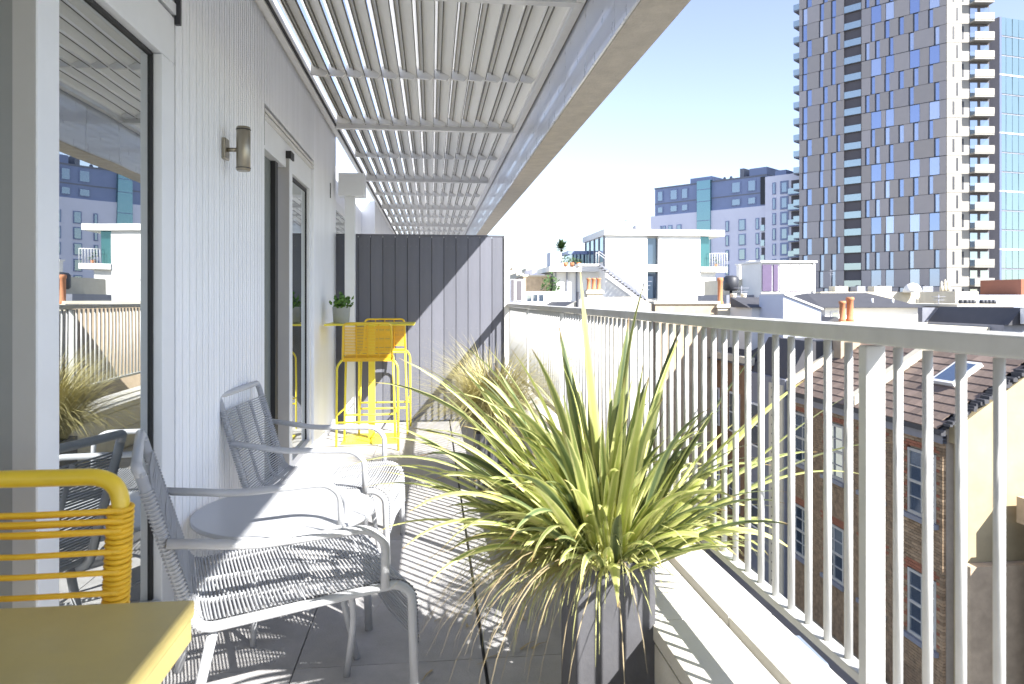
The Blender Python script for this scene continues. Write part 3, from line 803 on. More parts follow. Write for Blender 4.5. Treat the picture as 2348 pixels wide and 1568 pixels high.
for (wy, wz) in wn:
    w_ = pbuild(MB().box(BX - .0, wy - .52, wz, BX + .055, wy + .52, wz + 1.64), 'window', M['bglass'], bh)
    fr = MB()
    for (a, b, c, d) in ((-.52, -.45, 0, 1.64), (.45, .52, 0, 1.64), (-.45, .45, 0, .08), (-.45, .45, 1.57, 1.64), (-.45, .45, .79, .86), (-.015, .015, .08, .79), (-.015, .015, .86, 1.57), (-.45, -.015, 1.2, 1.225), (.015, .45, 1.2, 1.225), (-.45, -.015, .42, .445), (.015, .45, .42, .445)):
        fr.box(BX - .03, wy + a, wz + c, BX - .001, wy + b, wz + d)
    wsub(fr, 'sash', M['sash'], w_)
    wsub(MB().box(BX - .12, wy - .62, wz - .12, BX + .05, wy + .62, wz - .003), 'sill', M['lead'], w_)
pbuild(MB().box(BX - .16, BY0 - .1, EZ - .13, BX - .04, BY1, EZ + .0), 'gutter', M['slate'], bh)
pbuild(MB().box(BX - .038, BY0 + .02, EZ - .35, BX + .08, BY1, EZ - .14), 'stone_band', M['lead'], bh)
# roof
sl_ = math.atan2(2.0, 3.1); rowL = .31
rs = math.hypot(2.0, 3.1)
rdir = Vector((math.cos(sl_), 0, math.sin(sl_)))
pbuild(MB().poly([(BX - .1, EZ - .02), (BX + 3.05, EZ + 1.96), (BX + 6.2, EZ - .02)], 'y', BY0 + .03, BY1), 'roof_deck', M['slatedark'], bh)
tm = MB().poly([(0, 0), (0, .03), (.33, .012), (.33, 0)], 'y', .004, .296).mesh('roof_tile', M['rooftile'])
tl = []
for r_ in range(12):
    yy = BY0 + .05 + (.15 if r_ % 2 else 0)
    while yy + .3 < BY1:
        tl.append((r_, yy)); yy += .3
tl.sort(key=lambda q: q[1] + q[0] * .2)
rest = MB()
for i, (r_, yy) in enumerate(tl):
    p = Vector((BX - .15, yy, EZ + .0)) + rdir * (r_ * .298)
    if i < 285:
        o = link('roof_tile', tm, bh, (p.x - BX, yy - BY0, p.z - GZ)); o.rotation_euler = (0, -sl_, 0)
    else:
        q = p + rdir * .33; n_ = Vector((-rdir.z, 0, rdir.x))
        a, b, c, d = p, p + n_ * .03, q + n_ * .012, q
        rest.poly([(a.x, a.z), (b.x, b.z), (c.x, c.z), (d.x, d.z)], 'y', yy + .004, yy + .296)
if rest.v: pbuild(rest, 'roof_tiles', M['rooftile'], bh, kind='stuff')
pbuild(MB().tube([(BX + 3.05, BY0, EZ + 2.04), (BX + 3.05, BY1, EZ + 2.04)], .12, 8), 'ridge_tiles', M['rooftile'], bh)
n_ = Vector((-rdir.z, 0, rdir.x))
for cy in (19.25, 23.05):
    a = Vector((BX - .1, 0, EZ)); b = a + rdir * 3.6
    pbuild(MB().poly([(a.x, a.z), (a.x, a.z + .32), (b.x, b.z + .3), (b.x, b.z)], 'y', cy, cy + .3), 'party_coping', M['creamb'], bh)
a = Vector((BX - .1, 0, EZ)) + rdir * 1.5 + n_ * .05; b = a + rdir * .95
sk = pbuild(MB().poly([(a.x, a.z), (a.x - .06, a.z + .09), (b.x - .06, b.z + .09), (b.x, b.z)], 'y', 16.9, 17.75), 'rooflight', M['wframe'], bh)
a2 = a + n_ * .095 + rdir * .09; b2 = b + n_ * .095 - rdir * .09
wsub(MB().poly([(a2.x, a2.z), (a2.x - .01, a2.z + .015), (b2.x - .01, b2.z + .015), (b2.x, b2.z)], 'y', 16.98, 17.67), 'pane', M['bglass'], sk)
# dark ragged edge of stones along the gable
mb = MB(); rr = random.Random(3)
for i in range(46):
    t_ = i / 46; a = Vector((BX - .05, 0, EZ + .1)) + rdir * (t_ * 3.8)
    s_ = rr.uniform(.04, .1); mb.box(a.x, BY0 - .31 + rr.uniform(0, .1), a.z, a.x + s_ * 1.3, BY0 - .05 + rr.uniform(0, .1), a.z + s_)
pbuild(mb, 'rough_verge', M['slate'], bh, kind='stuff')

# lean-to and dark gatepost block in front of the cream gable
lo = empty('dark_outbuilding', (15.6, 13.4, GZ), 0, 'dark grey flat-roofed outbuilding below the cream gable at the right edge', 'outbuilding')
pbuild(MB().box(13.3, 12.6, GZ, 19, 14.6, -4.1), 'wall', M['lead'], lo)
pbuild(MB().box(13.2, 12.5, -4.1, 19.1, 14.7, -3.95), 'roof', M['slate'], lo)
pbuild(MB().box(13.4, 14.62, -3.9, 19, 15.2, -3.3), 'brick_step', M['tan'], lo)
lo2 = empty('cream_yard_wall', (12.9, 15.3, GZ), 0, 'grey-brown lower wall in front of the cream gable', 'wall')
pbuild(MB().box(12.25, 15.2, GZ, 14.6, 15.48, -4.9), 'wall_face', M['tan'], lo2)

# ---- rest of the street: houses beyond the brick house
def windows_x(root, X, ys, zs, w, h, m='bglass', frame='wframe', sill='lead'):
    for y_ in ys:
        for z_ in zs:
            fo = pbuild(MB().box(X - .05, y_ - w / 2, z_, X + .02, y_ + w / 2, z_ + h), 'window', M[frame], root)
            wsub(MB().box(X - .065, y_ - w / 2 + .07, z_ + .07, X - .051, y_ + w / 2 - .07, z_ + h / 2 - .03).box(X - .065, y_ - w / 2 + .07, z_ + h / 2 + .03, X - .051, y_ + w / 2 - .07, z_ + h - .07), 'pane', M[m], fo)
def windows_y(root, Y, xs_, zs, w, h, m='bglass', frame='wframe', split=True):
    for x_ in xs_:
        for z_ in zs:
            fo = pbuild(MB().box(x_ - w / 2, Y - .05, z_, x_ + w / 2, Y + .02, z_ + h), 'window', M[frame], root)
            t_ = min(.08, w * .12)
            wsub(MB().box(x_ - w / 2 + t_, Y - .065, z_ + t_, x_ + w / 2 - t_, Y - .051, z_ + h - t_), 'pane', M[m], fo)

h2 = empty('grey_rendered_house', (BX, 23.25, GZ), 0, 'narrow light grey rendered house with a slate mansard next to the brick house', 'house')
pbuild(MB().box(BX - .15, 23.22, GZ, BX + 6, 26.2, -1.5), 'wall', M['lead'], h2)
pbuild(MB().box(BX - .20, 23.3, GZ, BX - .151, 24.3, -1.7), 'rendered_pilaster', M['creamb'], h2)
for i in range(22):
    pbuild(MB().box(BX - .26, 23.9, -8.6 + i * .32, BX - .2, 23.99, -8.55 + i * .32), 'iron_peg', M['dark'], h2)
pbuild(MB().poly([(BX, -1.5), (BX + .7, -.2), (BX + 5.5, -.2), (BX + 6, -1.5)], 'y', 23.25, 26.15), 'roof', M['slate'], h2)
windows_x(h2, BX - .15, (25.4,), (-4.2, -7.2), .9, 1.6)
h3 = empty('slate_roofed_terrace', (BX, 30, GZ), 0, 'row of shaded brick houses with slate roofs further up the street', 'house')
pbuild(MB().box(BX, 26.25, GZ, BX + 7, 44, -1.3), 'wall', M['brickm'], h3)
pbuild(MB().poly([(BX - .2, -1.3), (BX + 3.5, .55), (BX + 7.2, -1.3)], 'y', 26.3, 43.9), 'roof', M['slate'], h3)
pbuild(MB().box(BX - .1, 26.26, -1.32, BX + .2, 43.9, -1.0), 'parapet', M['creamb'], h3)
windows_x(h3, BX, (27.6, 29.6, 31.6, 33.8, 36), (-4.1, -7.2), .95, 1.6)
for yy in (30.6, 35.2, 40):
    pbuild(MB().box(BX - .05, yy, -1.2, BX + 7, yy + .3, .75), 'party_wall', M['tan'], h3)

# cream / tan backs seen just under the handrail
h4 = empty('cream_back_building', (18, 30, GZ), 0, 'cream rendered rear building rising behind the tiled roof of the brick house', 'building')
pbuild(MB().box(15.6, 24.5, GZ, 24, 30, .05), 'wall', M['creamb'], h4)
pbuild(MB().box(15.5, 24.4, .05, 24.1, 30.1, .2), 'coping', M['creamb'], h4)
windows_y(h4, 24.5, (17.2, 19.4, 21.8), (-1.35,), .7, .9)

# parked car on the street
pc = empty('parked_car', (9.0, 17.6, GZ), 0, 'silver-blue hatchback parked in the street below the brick house', 'car')
def car(root):
    body = [(-2.0, .28), (-2.02, .62), (-1.9, .82), (-1.25, .92), (-.65, 1.38), (.75, 1.42), (1.5, .98), (2.0, .88), (2.05, .3)]
    MB().poly(body, 'x', -.82, .82).build('body', M['carblue'], root, bevel=.05)
    MB().poly([(-1.12, .93), (-.6, 1.34), (.0, 1.36), (0, .93)], 'x', -.835, .835).build('side_window', M['bglass'], root)
    MB().poly([(.05, .93), (.05, 1.36), (.72, 1.37), (1.35, .97)], 'x', -.835, .835).build('side_window', M['bglass'], root)
    MB().poly([(-1.3, .915), (-1.27, .94), (-.68, 1.39), (-.66, 1.36)], 'x', -.7, .7).build('windscreen', M['bglass'], root)
    for y_ in (-1.3, 1.3):
        for s in (-1, 1):
            o = MB().lathe([(.30, -.1), (.32, -.08), (.32, .08), (.30, .1)], 20).build('wheel', M['rubber'], root); o.rotation_euler = (0, R(90), 0); o.location = (s * .76, y_, .32)
            MB().lathe([(.18, -.106), (.18, .106)], 14).build('rim', M['alu'], o)
    for s in (-1, 1):
        MB().box(s * .6 - .15, -2.04, .6, s * .6 + .15, -2.0, .74).build('headlight', M['wframe'], root, bevel=.01)
car(pc)

# generic roofline helpers -------------------------------------------------
def block(name, x0, x1, ytop, D, depth, m, label, cat='building', roofm=None, zb=GZ, wins=None, coping=None):
    a = bearing(x0, ytop, D); b = bearing(x1, ytop, D); Y = (a.y + b.y) / 2
    root = empty(name, ((a.x + b.x) / 2, Y, zb), 0, label, cat)
    pbuild(MB().box(a.x, Y, zb, b.x, Y + depth, a.z), 'wall', M[m], root)
    if coping: pbuild(MB().box(a.x - .08, Y - .08, a.z + .002, b.x + .08, Y + depth + .08, a.z + .12), 'coping', M[coping], root)
    if wins:
        for (wx, wy0, wy1, wd, mm) in wins:
            c = bearing(wx, wy1, D); top = bearing(wx, wy0, D)
            windows_y(root, Y, (c.x,), (c.z,), wd, top.z - c.z, mm)
    return root, a, b, Y

def chimney(name, x0, x1, ytop, D, label, m='creamb', pots=(), potm='terracotta', hbelow=3, cap=True, depth=.5):
    a = bearing(x0, ytop, D); b = bearing(x1, ytop, D); Y = a.y
    root = empty(name, ((a.x + b.x) / 2, Y, a.z - hbelow), 0, label, 'chimney')
    pbuild(MB().box(a.x, Y, a.z - hbelow, b.x, Y + depth, a.z), 'stack', M[m], root)
    if cap: pbuild(MB().box(a.x - .06, Y - .06, a.z - .16, b.x + .06, Y + depth + .06, a.z - .06), 'cap', M[m], root)
    for (px, w_, yt) in pots:
        c = bearing(px, yt, D); r_ = w_ / F * D / 2
        h_ = c.z - a.z
        pbuild(MB().lathe([(r_ * 1.05, 0), (r_ * 1.1, h_ * .08), (r_ * .88, h_ * .12), (r_ * .84, h_ * .85), (r_ * 1.08, h_ * .88), (r_ * 1.08, h_ * .97), (r_ * .9, h_)], 14, (c.x, Y + depth / 2, a.z)), 'chimney_pot', M[potm], root)
    return root

chimney('chimney', 1347, 1383, 664, 28.6, 'cream chimney stack with three short orange pots below the white stair', pots=((1353, 10, 637), (1365, 10, 637), (1377, 10, 637)))
chimney('chimney', 1646, 1724, 697, 31, 'broad cream chimney stack with one tall orange pot and two stubby pale pots', pots=((1657, 13, 636),), hbelow=3)
ck = bpy.data.objects['chimney.001']
for px in (1689, 1714):
    c = bearing(px, 672, 31); 
    pbuild(MB().lathe([(.16, 0), (.17, .04), (.13, .07), (.12, .38), (.145, .41), (.13, .46)], 14, (c.x, bearing(1646, 697, 31).y + .25, bearing(1646, 697, 31).z)), 'chimney_pot', M['creamb'], ck)
chimney('chimney', 1928, 1976, 737, 24, 'low chimney just beyond the handrail with two tall orange pots', m='tan', pots=((1942, 15, 690), (1961, 17, 681)), hbelow=2.5, cap=False)

# tan gable wall with chimney
a = bearing(1297, 704, 28); b = bearing(1500, 697, 28); t1 = bearing(1342, 682, 28); t2 = bearing(1468, 680, 28)
gw = empty('tan_gable_house', (a.x, a.y, GZ), 0, 'tan brick end wall with sloping shoulders below the white stair', 'house')
pbuild(MB().poly([(a.x, GZ), (b.x, GZ), (b.x, b.z), (t2.x, t2.z), (t1.x, t1.z), (a.x, a.z)], 'y', a.y, a.y + .35), 'gable', M['creamb'], gw)
pbuild(MB().poly([(a.x + .1, GZ), (b.x - .1, GZ), (b.x - .1, b.z - .2), (t2.x, t2.z - .2), (t1.x, t1.z - .2), (a.x + .1, a.z - .2)], 'y', a.y + .36, a.y + 9), 'roof', M['slate'], gw)
dp = bearing(1337, 668, 27)
pbuild(MB().tube([(dp.x, a.y - .08, dp.z), (dp.x, a.y - .08, dp.z - 2)], .06, 8), 'downpipe', M['dark'], gw)
block('brick_parapet_house', 1500, 1650, 697, 31, 7, 'tan', 'pinkish brick parapet between the tan end wall and the broad chimney', 'house', coping='creamb')

# white modern rooftop house
WBD = 57
A = bearing(1386, 690, WBD); B = bearing(1612, 690, WBD); WY = A.y - .3
wb = empty('white_roof_house', (A.x, WY, 0), 0, 'bright white flat-roofed modern house on the rooftops with an outside stair', 'house')
def zz_(y, D=WBD): return bearing(1500, y, D).z
zr, zm, z0_ = zz_(540), zz_(618), zz_(700)
xl, xr = A.x, B.x
xw0, xw1 = bearing(1485, 600, WBD).x, bearing(1512, 600, WBD).x
pbuild(MB().box(xl, WY, -6, xw0, WY + 7, zr).box(xw1, WY, -6, xr, WY + 7, zr).box(xw0, WY + .5, -6, xw1, WY + 7, zr), 'wall', M['white'], wb)
pbuild(MB().box(xw0, WY + .05, zz_(622), xw1, WY + .49, zz_(606)), 'spandrel', M['white'], wb)
for (ya, yb_) in ((545, 605), (624, 684)):
    pbuild(MB().box(xw0 + .03, WY + .40, zz_(yb_), xw1 - .03, WY + .48, zz_(ya)), 'window', M['dglass'], wb)
xr2 = bearing(1668, 600, WBD).x; xls = xl - .0
pbuild(MB().box(xls - .15, WY - .25, zr + .002, xr2, WY + 8, zz_(526)), 'roof_slab', M['white'], wb)
pbuild(MB().box(xr + .01, WY + .3, zm, bearing(1636, 600, WBD).x, WY + 6, zr), 'glass_corner', M['tealglass'], wb)
pbuild(MB().box(xr + .005, WY - .1, zz_(623), xr2 + .3, WY + 7, zz_(611)), 'balcony_slab', M['white'], wb)
pbuild(MB().box(xr + .005, WY + .3, -6, bearing(1652, 600, WBD).x, WY + 6, zz_(623.2)), 'lower_wall', M['white'], wb)
# left glazed side under the overhang
for k in range(4):
    pbuild(MB().box(xl - .05, WY + .35 + k * 1.7, zz_(600), xl - .002, WY + 1.85 + k * 1.7, zr - .1), 'window', M['bglass'], wb)
for k in range(5):
    pbuild(MB().box(xl - .12, WY + .18 + k * 1.7, zz_(610), xl - .001, WY + .32 + k * 1.7, zr), 'mullion', M['lead'], wb)
# outside stair
T = bearing(1372, 606, WBD - 1.5); Bt = bearing(1482, 684, WBD - 1.5); ys_ = WY - 1.2
st_ = empty('outside_stair', (T.x, ys_, T.z), 0, 'white metal stair descending from the roof terrace of the white house', 'stair')
N = 15
for i in range(N):
    p = T.lerp(Bt, (i + .5) / N)
    pbuild(MB().box(p.x - .16, ys_, p.z - .03, p.x + .16, ys_ + .85, p.z + .02), 'step', M['dark'], st_)
for yy, m_ in ((ys_ - .05, 'lead'), (ys_ + .87, 'lead')):
    pbuild(MB().poly([(T.x, T.z), (T.x, T.z + .12), (Bt.x, Bt.z + .12), (Bt.x, Bt.z - .1)], 'y', yy, yy + .05), 'stringer', M[m_], st_)
    hr = MB().tube([(T.x, yy, T.z + 1.0), (Bt.x, yy, Bt.z + 1.0)], .025, 6)
    for i in range(6):
        p = T.lerp(Bt, i / 5); hr.tube([(p.x, yy, p.z), (p.x, yy, p.z + 1.0)], .018, 5)
    pbuild(hr, 'handrail', M['alu'], st_)
pbuild(MB().box(T.x - 1.6, ys_ - .1, T.z - .12, T.x, WY, T.z + .03), 'landing', M['white'], st_)
pbuild(MB().tube([(Bt.x, ys_, Bt.z), (Bt.x, ys_, Bt.z - 2.6)], .1, 8), 'support_post', M['dark'], st_)
# podium terrace left of it
pa = bearing(1263, 622, WBD + 1); pb_ = bearing(1384, 622, WBD + 1); py_ = pa.y
pt = empty('roof_terrace_podium', (pa.x, py_, 0), 0, 'low white wing with a roof terrace and pot plants left of the white house', 'building')
pbuild(MB().box(pa.x + .6, py_ + .8, -6, pb_.x - .1, py_ + 7, pa.z - .02), 'wall', M['white'], pt)
pbuild(MB().box(pa.x - .1, py_, pa.z, pb_.x - .15, py_ + 7, pa.z + .42), 'terrace_slab', M['white'], pt)
for px in (1276, 1303, 1326):
    q = bearing(px, 650, WBD + 1); pbuild(MB().box(q.x, py_ + .62, -3, q.x + .1, py_ + .78, pa.z - .03), 'post', M['lead'], pt)
pz = pa.z + .42
pbuild(MB().box(pa.x, py_ + .1, pz + .002, pa.x + .9, py_ + 2, pz + 1.15), 'planter_box', M['bluewall'], pt)
def bush(name, x, y, z, r, h, label, group, m='leafdk', n=90, pot=None, trunk=0, palm=False):
    root = empty(name, (x, y, z), 0, label, 'plant', group)
    if pot: MB().lathe([(pot * .75, 0), (pot, pot * 1.5), (pot * .85, pot * 1.5)], 12).build('pot', M['terracotta'], root)
    if trunk: MB().tube([(0, 0, 0), (.03, 0, trunk)], [.07, .05], 7).build('trunk', M['bark'], root)
    v, f = [], []
    for k in range(n):
        if palm:
            a = rnd.uniform(0, 6.28); e = rnd.uniform(-.3, 1.4); L = r * rnd.uniform(.7, 1.1)
            d = Vector((math.cos(a) * math.cos(e), math.sin(a) * math.cos(e), math.sin(e)))
            p = Vector((0, 0, trunk)); q = p + d * L; s = Vector((-d.y, d.x, 0)).normalized() * r * .07
            k0 = len(v); v += [tuple(p), tuple((p + q) / 2 + s), tuple(q), tuple((p + q) / 2 - s)]; f.append((k0, k0 + 1, k0 + 2, k0 + 3))
        else:
            a = rnd.uniform(0, 6.28); rr_ = r * math.sqrt(rnd.random()); p = Vector((rr_ * math.cos(a), rr_ * math.sin(a), (pot or 0) * 1.4 + rnd.random() * h * (1.1 - rr_ / r * .6)))
            s = r * .2; k0 = len(v)
            v += [tuple(p + Vector((rnd.uniform(-s, s), rnd.uniform(-s, s), rnd.uniform(-s, s)))) for _ in range(4)]; f.append((k0, k0 + 1, k0 + 2, k0 + 3))
    me = bpy.data.meshes.new('foliage'); me.from_pydata(v, [], f); me.materials.append(M[m]); link('foliage', me, root)
    return root
q = bearing(1287, 590, WBD + 2)
bush('palm_tree', q.x, q.y, pz + .3, .95, 1, 'small round-headed palm on the white roof terrace', None, n=150, trunk=1.15, palm=True)
labs = ('leafy shrub in a terracotta pot beside the palm', 'low grey-green plant in a terracotta pot mid-terrace', 'spreading plant in a terracotta pot near the marquee')
for i, px in enumerate((1297, 1312, 1326)):
    q = bearing(px, 604, WBD + 1.2); bush('terrace_plant', q.x, q.y, pz, .38, .7 - i * .12, labs[i], 'pot plants on the white roof terrace', n=70, pot=.2)
qa = bearing(1307, 575, WBD + 6); qb = bearing(1346, 600, WBD + 6)
mq = empty('blue_marquee', (qa.x, qa.y, pz), 0, 'blue-grey glazed roof pavilion behind the terrace plants', 'pavilion')
pbuild(MB().box(qa.x, qa.y, pz, qb.x, qa.y + 3, qa.z - .3), 'glazing', M['bglass'], mq)
pbuild(MB().box(qa.x - .2, qa.y - .2, qa.z - .3, qb.x + .2, qa.y + 3.2, qa.z), 'roof', M['penth'], mq)
# aerial and dome vent
q = bearing(1436, 526, WBD + 1)
ae = empty('aerial', (q.x, q.y, q.z), 0, 'thin aerial mast on the roof of the white house', 'aerial')
MB().tube([(0, 0, -.05), (0, 0, .78)], .03, 6).tube([(-.15, 0, .72), (.35, 0, .72)], .03, 6).build('mast', M['lead'], ae)
q = bearing(1458, 525, WBD + 1)
dv = empty('roof_vent', (q.x, q.y, q.z), 0, 'small grey domed vent on the roof of the white house', 'vent')
MB().lathe([(.25, -.05), (.25, .1), (.18, .24), (.02, .3)], 14).build('dome', M['lead'], dv)
# balcony clutter right of the white house
for i, (px, yt, wd) in enumerate(((1700, 605, .5), (1722, 598, .35), (1745, 604, .6))):
    c = bearing(px, yt, 50); r_ = empty('flue', (c.x, c.y, c.z - 2.6), 0, ('squat white roof flue beside the white house', 'tall slim white roof flue right of the white house', 'wide white plant box left of the lilac cabin')[i], 'flue', 'white flues beside the rooftop cabin')
    MB().box(-wd / 2, -wd / 2, 0, wd / 2, wd / 2, 2.5).build('casing', M['white'], r_); MB().box(-wd / 2 - .08, -wd / 2 - .08, 2.5, wd / 2 + .08, wd / 2 + .08, 2.6).build('cap', M['white'], r_)
block('pale_roof_block', 1690, 1790, 640, 48, 6, 'creamb', 'pale cream parapet block under the white roof flues', 'building')
block('grey_render_block', 1664, 1742, 676, 46, 5, 'lead', 'grey rendered parapet behind the broad chimney', 'building')
# balcony rail at right of white house
q0 = bearing(1640, 611, WBD - .5); q1 = bearing(1682, 611, WBD - .5)
br = empty('balcony_rail', (q0.x, WY, q0.z), 0, 'thin white balcony rail with plants at the right of the white house', 'railing')
mb = MB().tube([(q0.x, WY - .05, q0.z + 1.1), (q1.x, WY - .05, q1.z + 1.1)], .03, 6)
for k in range(8): xx = q0.x + (q1.x - q0.x) * k / 7; mb.tube([(xx, WY - .05, q0.z), (xx, WY - .05, q0.z + 1.1)], .02, 5)
pbuild(mb, 'bars', M['white'], br)
q = bearing(1656, 611, WBD); bush('balcony_plant', q.x, WY + .5, q.z, .4, .9, 'pot plant behind the thin white balcony rail', None, n=60, pot=.18)
q = bearing(1676, 650, 40); dd = empty('dark_cowl', (q.x, q.y, q.z), 0, 'dark round metal cowl above the tall orange pot', 'cowl')
MB().lathe([(.32, -.4), (.42, -.3), (.42, .3), (.3, .42), (.1, .45)], 16).build('drum', M['dark'], dd); MB().tube([(0, 0, -2.2), (0, 0, -.4)], .08, 8).build('pipe', M['dark'], dd)

# cabin
ca0 = bearing(1747, 671, 45); ca1 = bearing(1877, 597, 45); cx = bearing(1788, 600, 45).x
cb = empty('rooftop_cabin', (ca0.x, ca0.y, ca0.z), 0, 'white framed rooftop cabin with lilac panels and a dark open side', 'cabin')
Yc = ca0.y
pbuild(MB().box(ca0.x, Yc + .1, ca0.z - 2, ca1.x, Yc + 3, ca1.z - .12), 'wall', M['white'], cb)
pbuild(MB().box(ca0.x - .12, Yc - .1, ca1.z - .118, ca1.x + .1, Yc + 3.1, ca1.z), 'roof', M['white'], cb)
for (a_, b_, m_) in ((1749, 1772, 'wood'), (1776, 1787, 'wood'), (1791, 1816, 'white'), (1818, 1838, 'lilac'), (1840, 1872, 'white')):
    xa, xb = bearing(a_, 600, 45).x, bearing(b_, 600, 45).x
    pbuild(MB().box(xa, Yc + .03, ca0.z + .1, xb, Yc + .098, ca1.z - .25), 'panel', M[m_], cb, .01)
pbuild(MB().box(ca1.x - .14, Yc - .02, ca0.z - 1, ca1.x - .0, Yc + .095, ca1.z - .12), 'corner_post', M['white'], cb)

# slate roofed white house
r0, a, b, Yh = block('white_walled_house', 1885, 2113, 705, 30, 8, 'white', 'white walled house with a wide dark slate roof behind the two orange pots', 'house', wins=((1908, 714, 735, .35, 'bglass'),))
ra_ = bearing(1832, 672, 36); rb_ = bearing(1998, 671, 36)
mb = MB()
mb.face([(a.x - .3, Yh - .3, a.z + .0), (b.x + .2, Yh - .3, b.z), (rb_.x, ra_.y, rb_.z), (ra_.x + .4, ra_.y, ra_.z)])
mb.face([(b.x + .2, Yh - .3, b.z), (b.x + .2, Yh + 8.3, b.z), (rb_.x, ra_.y, rb_.z)])
mb.face([(b.x + .2, Yh + 8.3, b.z), (a.x - .3, Yh + 8.3, a.z), (ra_.x + .4, ra_.y, ra_.z), (rb_.x, ra_.y, rb_.z)])
mb.face([(a.x - .3, Yh + 8.3, a.z), (a.x - .3, Yh - .3, a.z), (ra_.x + .4, ra_.y, ra_.z)])
mb.face([(a.x - .3, Yh - .3, a.z - .01), (a.x - .3, Yh + 8.3, a.z - .01), (b.x + .2, Yh + 8.3, b.z - .01), (b.x + .2, Yh - .3, b.z - .01)])
rf = pbuild(mb, 'roof', M['slate'], r0)
for px in (2000, 2047):
    q = bearing(px, 690, 31.8); wsub(MB().lathe([(.05, -.15), (.05, .1), (.0, .12)], 8, (q.x, q.y, q.z)), 'roof_vent', M['wframe'], rf)
# pale blue mono-pitch
a = bearing(1796, 676, 27); b = bearing(1888, 711, 27)
bb = empty('pale_blue_gable', (a.x, a.y, GZ), 0, 'pale blue rendered wall with a sloping top left of the two orange pots', 'wall')
pbuild(MB().poly([(a.x, -3), (b.x, -3), (b.x, b.z), (a.x, a.z)], 'y', a.y, a.y + 2), 'wall_face', M['bluewall'], bb)
pbuild(MB().poly([(a.x, a.z + .002), (b.x + .05, b.z + .002), (b.x + .05, b.z + .07), (a.x, a.z + .07)], 'y', a.y - .08, a.y + 2), 'coping', M['white'], bb)
rr0, a, b, Yh = block('low_slate_house', 1722, 1794, 705, 29, 4, 'white', 'low white house with a dark slate slope between the broad chimney and pale blue wall', 'house')
pbuild(MB().poly([(Yh - .2, a.z), (Yh + 1.6, a.z + .42), (Yh + 1.6, a.z)], 'x', a.x - .2, b.x + .2), 'roof', M['slate'], rr0)
cbk = bearing(1785, 680, 28.5); pbuild(MB().box(cbk.x - .2, cbk.y, cbk.z - .6, cbk.x + .2, cbk.y + .5, cbk.z), 'stack', M['dark'], rr0)

block('long_cream_parapet', 1872, 2205, 669, 62, 8, 'creamb', 'long pale cream parapet building at the foot of the tower', 'building')
q = bearing(2092, 668, 61.5); dm = empty('satellite_dome', (q.x, q.y, q.z), 0, 'white dome dish on the long cream parapet', 'dish')
MB().lathe([(.72, -.1), (.72, .1), (.6, .4), (.38, .62), (.05, .72)], 18).build('dome', M['white'], dm)
for i, px in enumerate((2159, 2167, 2174)):
    q = bearing(px, 665, 61); p_ = empty('parapet_finial', (q.x, q.y, q.z), 0, ('left', 'middle', 'right')[i] + ' of three little pale finials on the cream parapet', 'finial', 'finials on the cream parapet')
    MB().lathe([(.14, -.1), (.14, .3), (.08, .4), (.1, .75 - abs(i - 1) * .15), (.03, .9 - abs(i - 1) * .15)], 8).build('stone', M['creamb'], p_)
block('charcoal_wall_house', 2112, 2190, 705, 34, 6, 'lead', 'charcoal rendered wall with small white window tops just above the handrail', 'house', wins=((2131, 733, 752, .4, 'bglass'), (2165, 737, 752, .7, 'bglass')))
block('yellow_brick_house', 2190, 2330, 703, 33, 6, 'tan', 'yellow brick wall just above the handrail near the right edge', 'house', coping='creamb')
block('cream_stair_head', 2188, 2246, 668, 55, 4, 'creamb', 'cream stair-head block behind the row of dark cowls', 'building')
for i in range(8):
    px = (2204, 2215, 2223, 2231, 2252, 2260, 2269, 2278)[i]
    q = bearing(px, 701, 36)
    p_ = empty('small_cowl', (q.x, q.y, q.z - .3), 0, 'dark stubby chimney cowl in the row behind the yellow brick wall', 'cowl', 'row of dark chimney cowls')
    MB().lathe([(.09, 0), (.11, .35), (.13, .36), (.13, .55), (.09, .6)], 8).build('drum', M['dark'], p_)
block('right_flat_roof', 2225, 2420, 676, 75, 10, 'bluewall', 'blue-grey flat roofed building below the green glass tower', 'building')
block('red_brick_sliver', 2338, 2420, 640, 80, 6, 'redbrick', 'red brick corner building at the right edge below the glass tower', 'building')
rr1, a, b, Yh = block('dark_plant_room', 2296, 2420, 745, 26, 4, 'lead', 'dark rooftop plant room with a fan unit at the right edge above the handrail', 'plant room')
pbuild(MB().poly([(a.x, a.z), (a.x + .55, a.z + .62), (b.x, a.z + .62), (b.x, a.z)], 'y', Yh - .2, Yh + 4), 'sloping_roof', M['slate'], rr1)
pbuild(MB().box(a.x + .42, Yh - .5, a.z + .05, a.x + 1.0, Yh - .25, a.z + .6), 'fan_unit', M['wframe'], rr1, .01)
for k in range(6):
    pbuild(MB().box(a.x + .47, Yh - .52, a.z + .11 + k * .08, a.x + .7, Yh - .501, a.z + .15 + k * .08), 'grille', M['dark'], rr1)

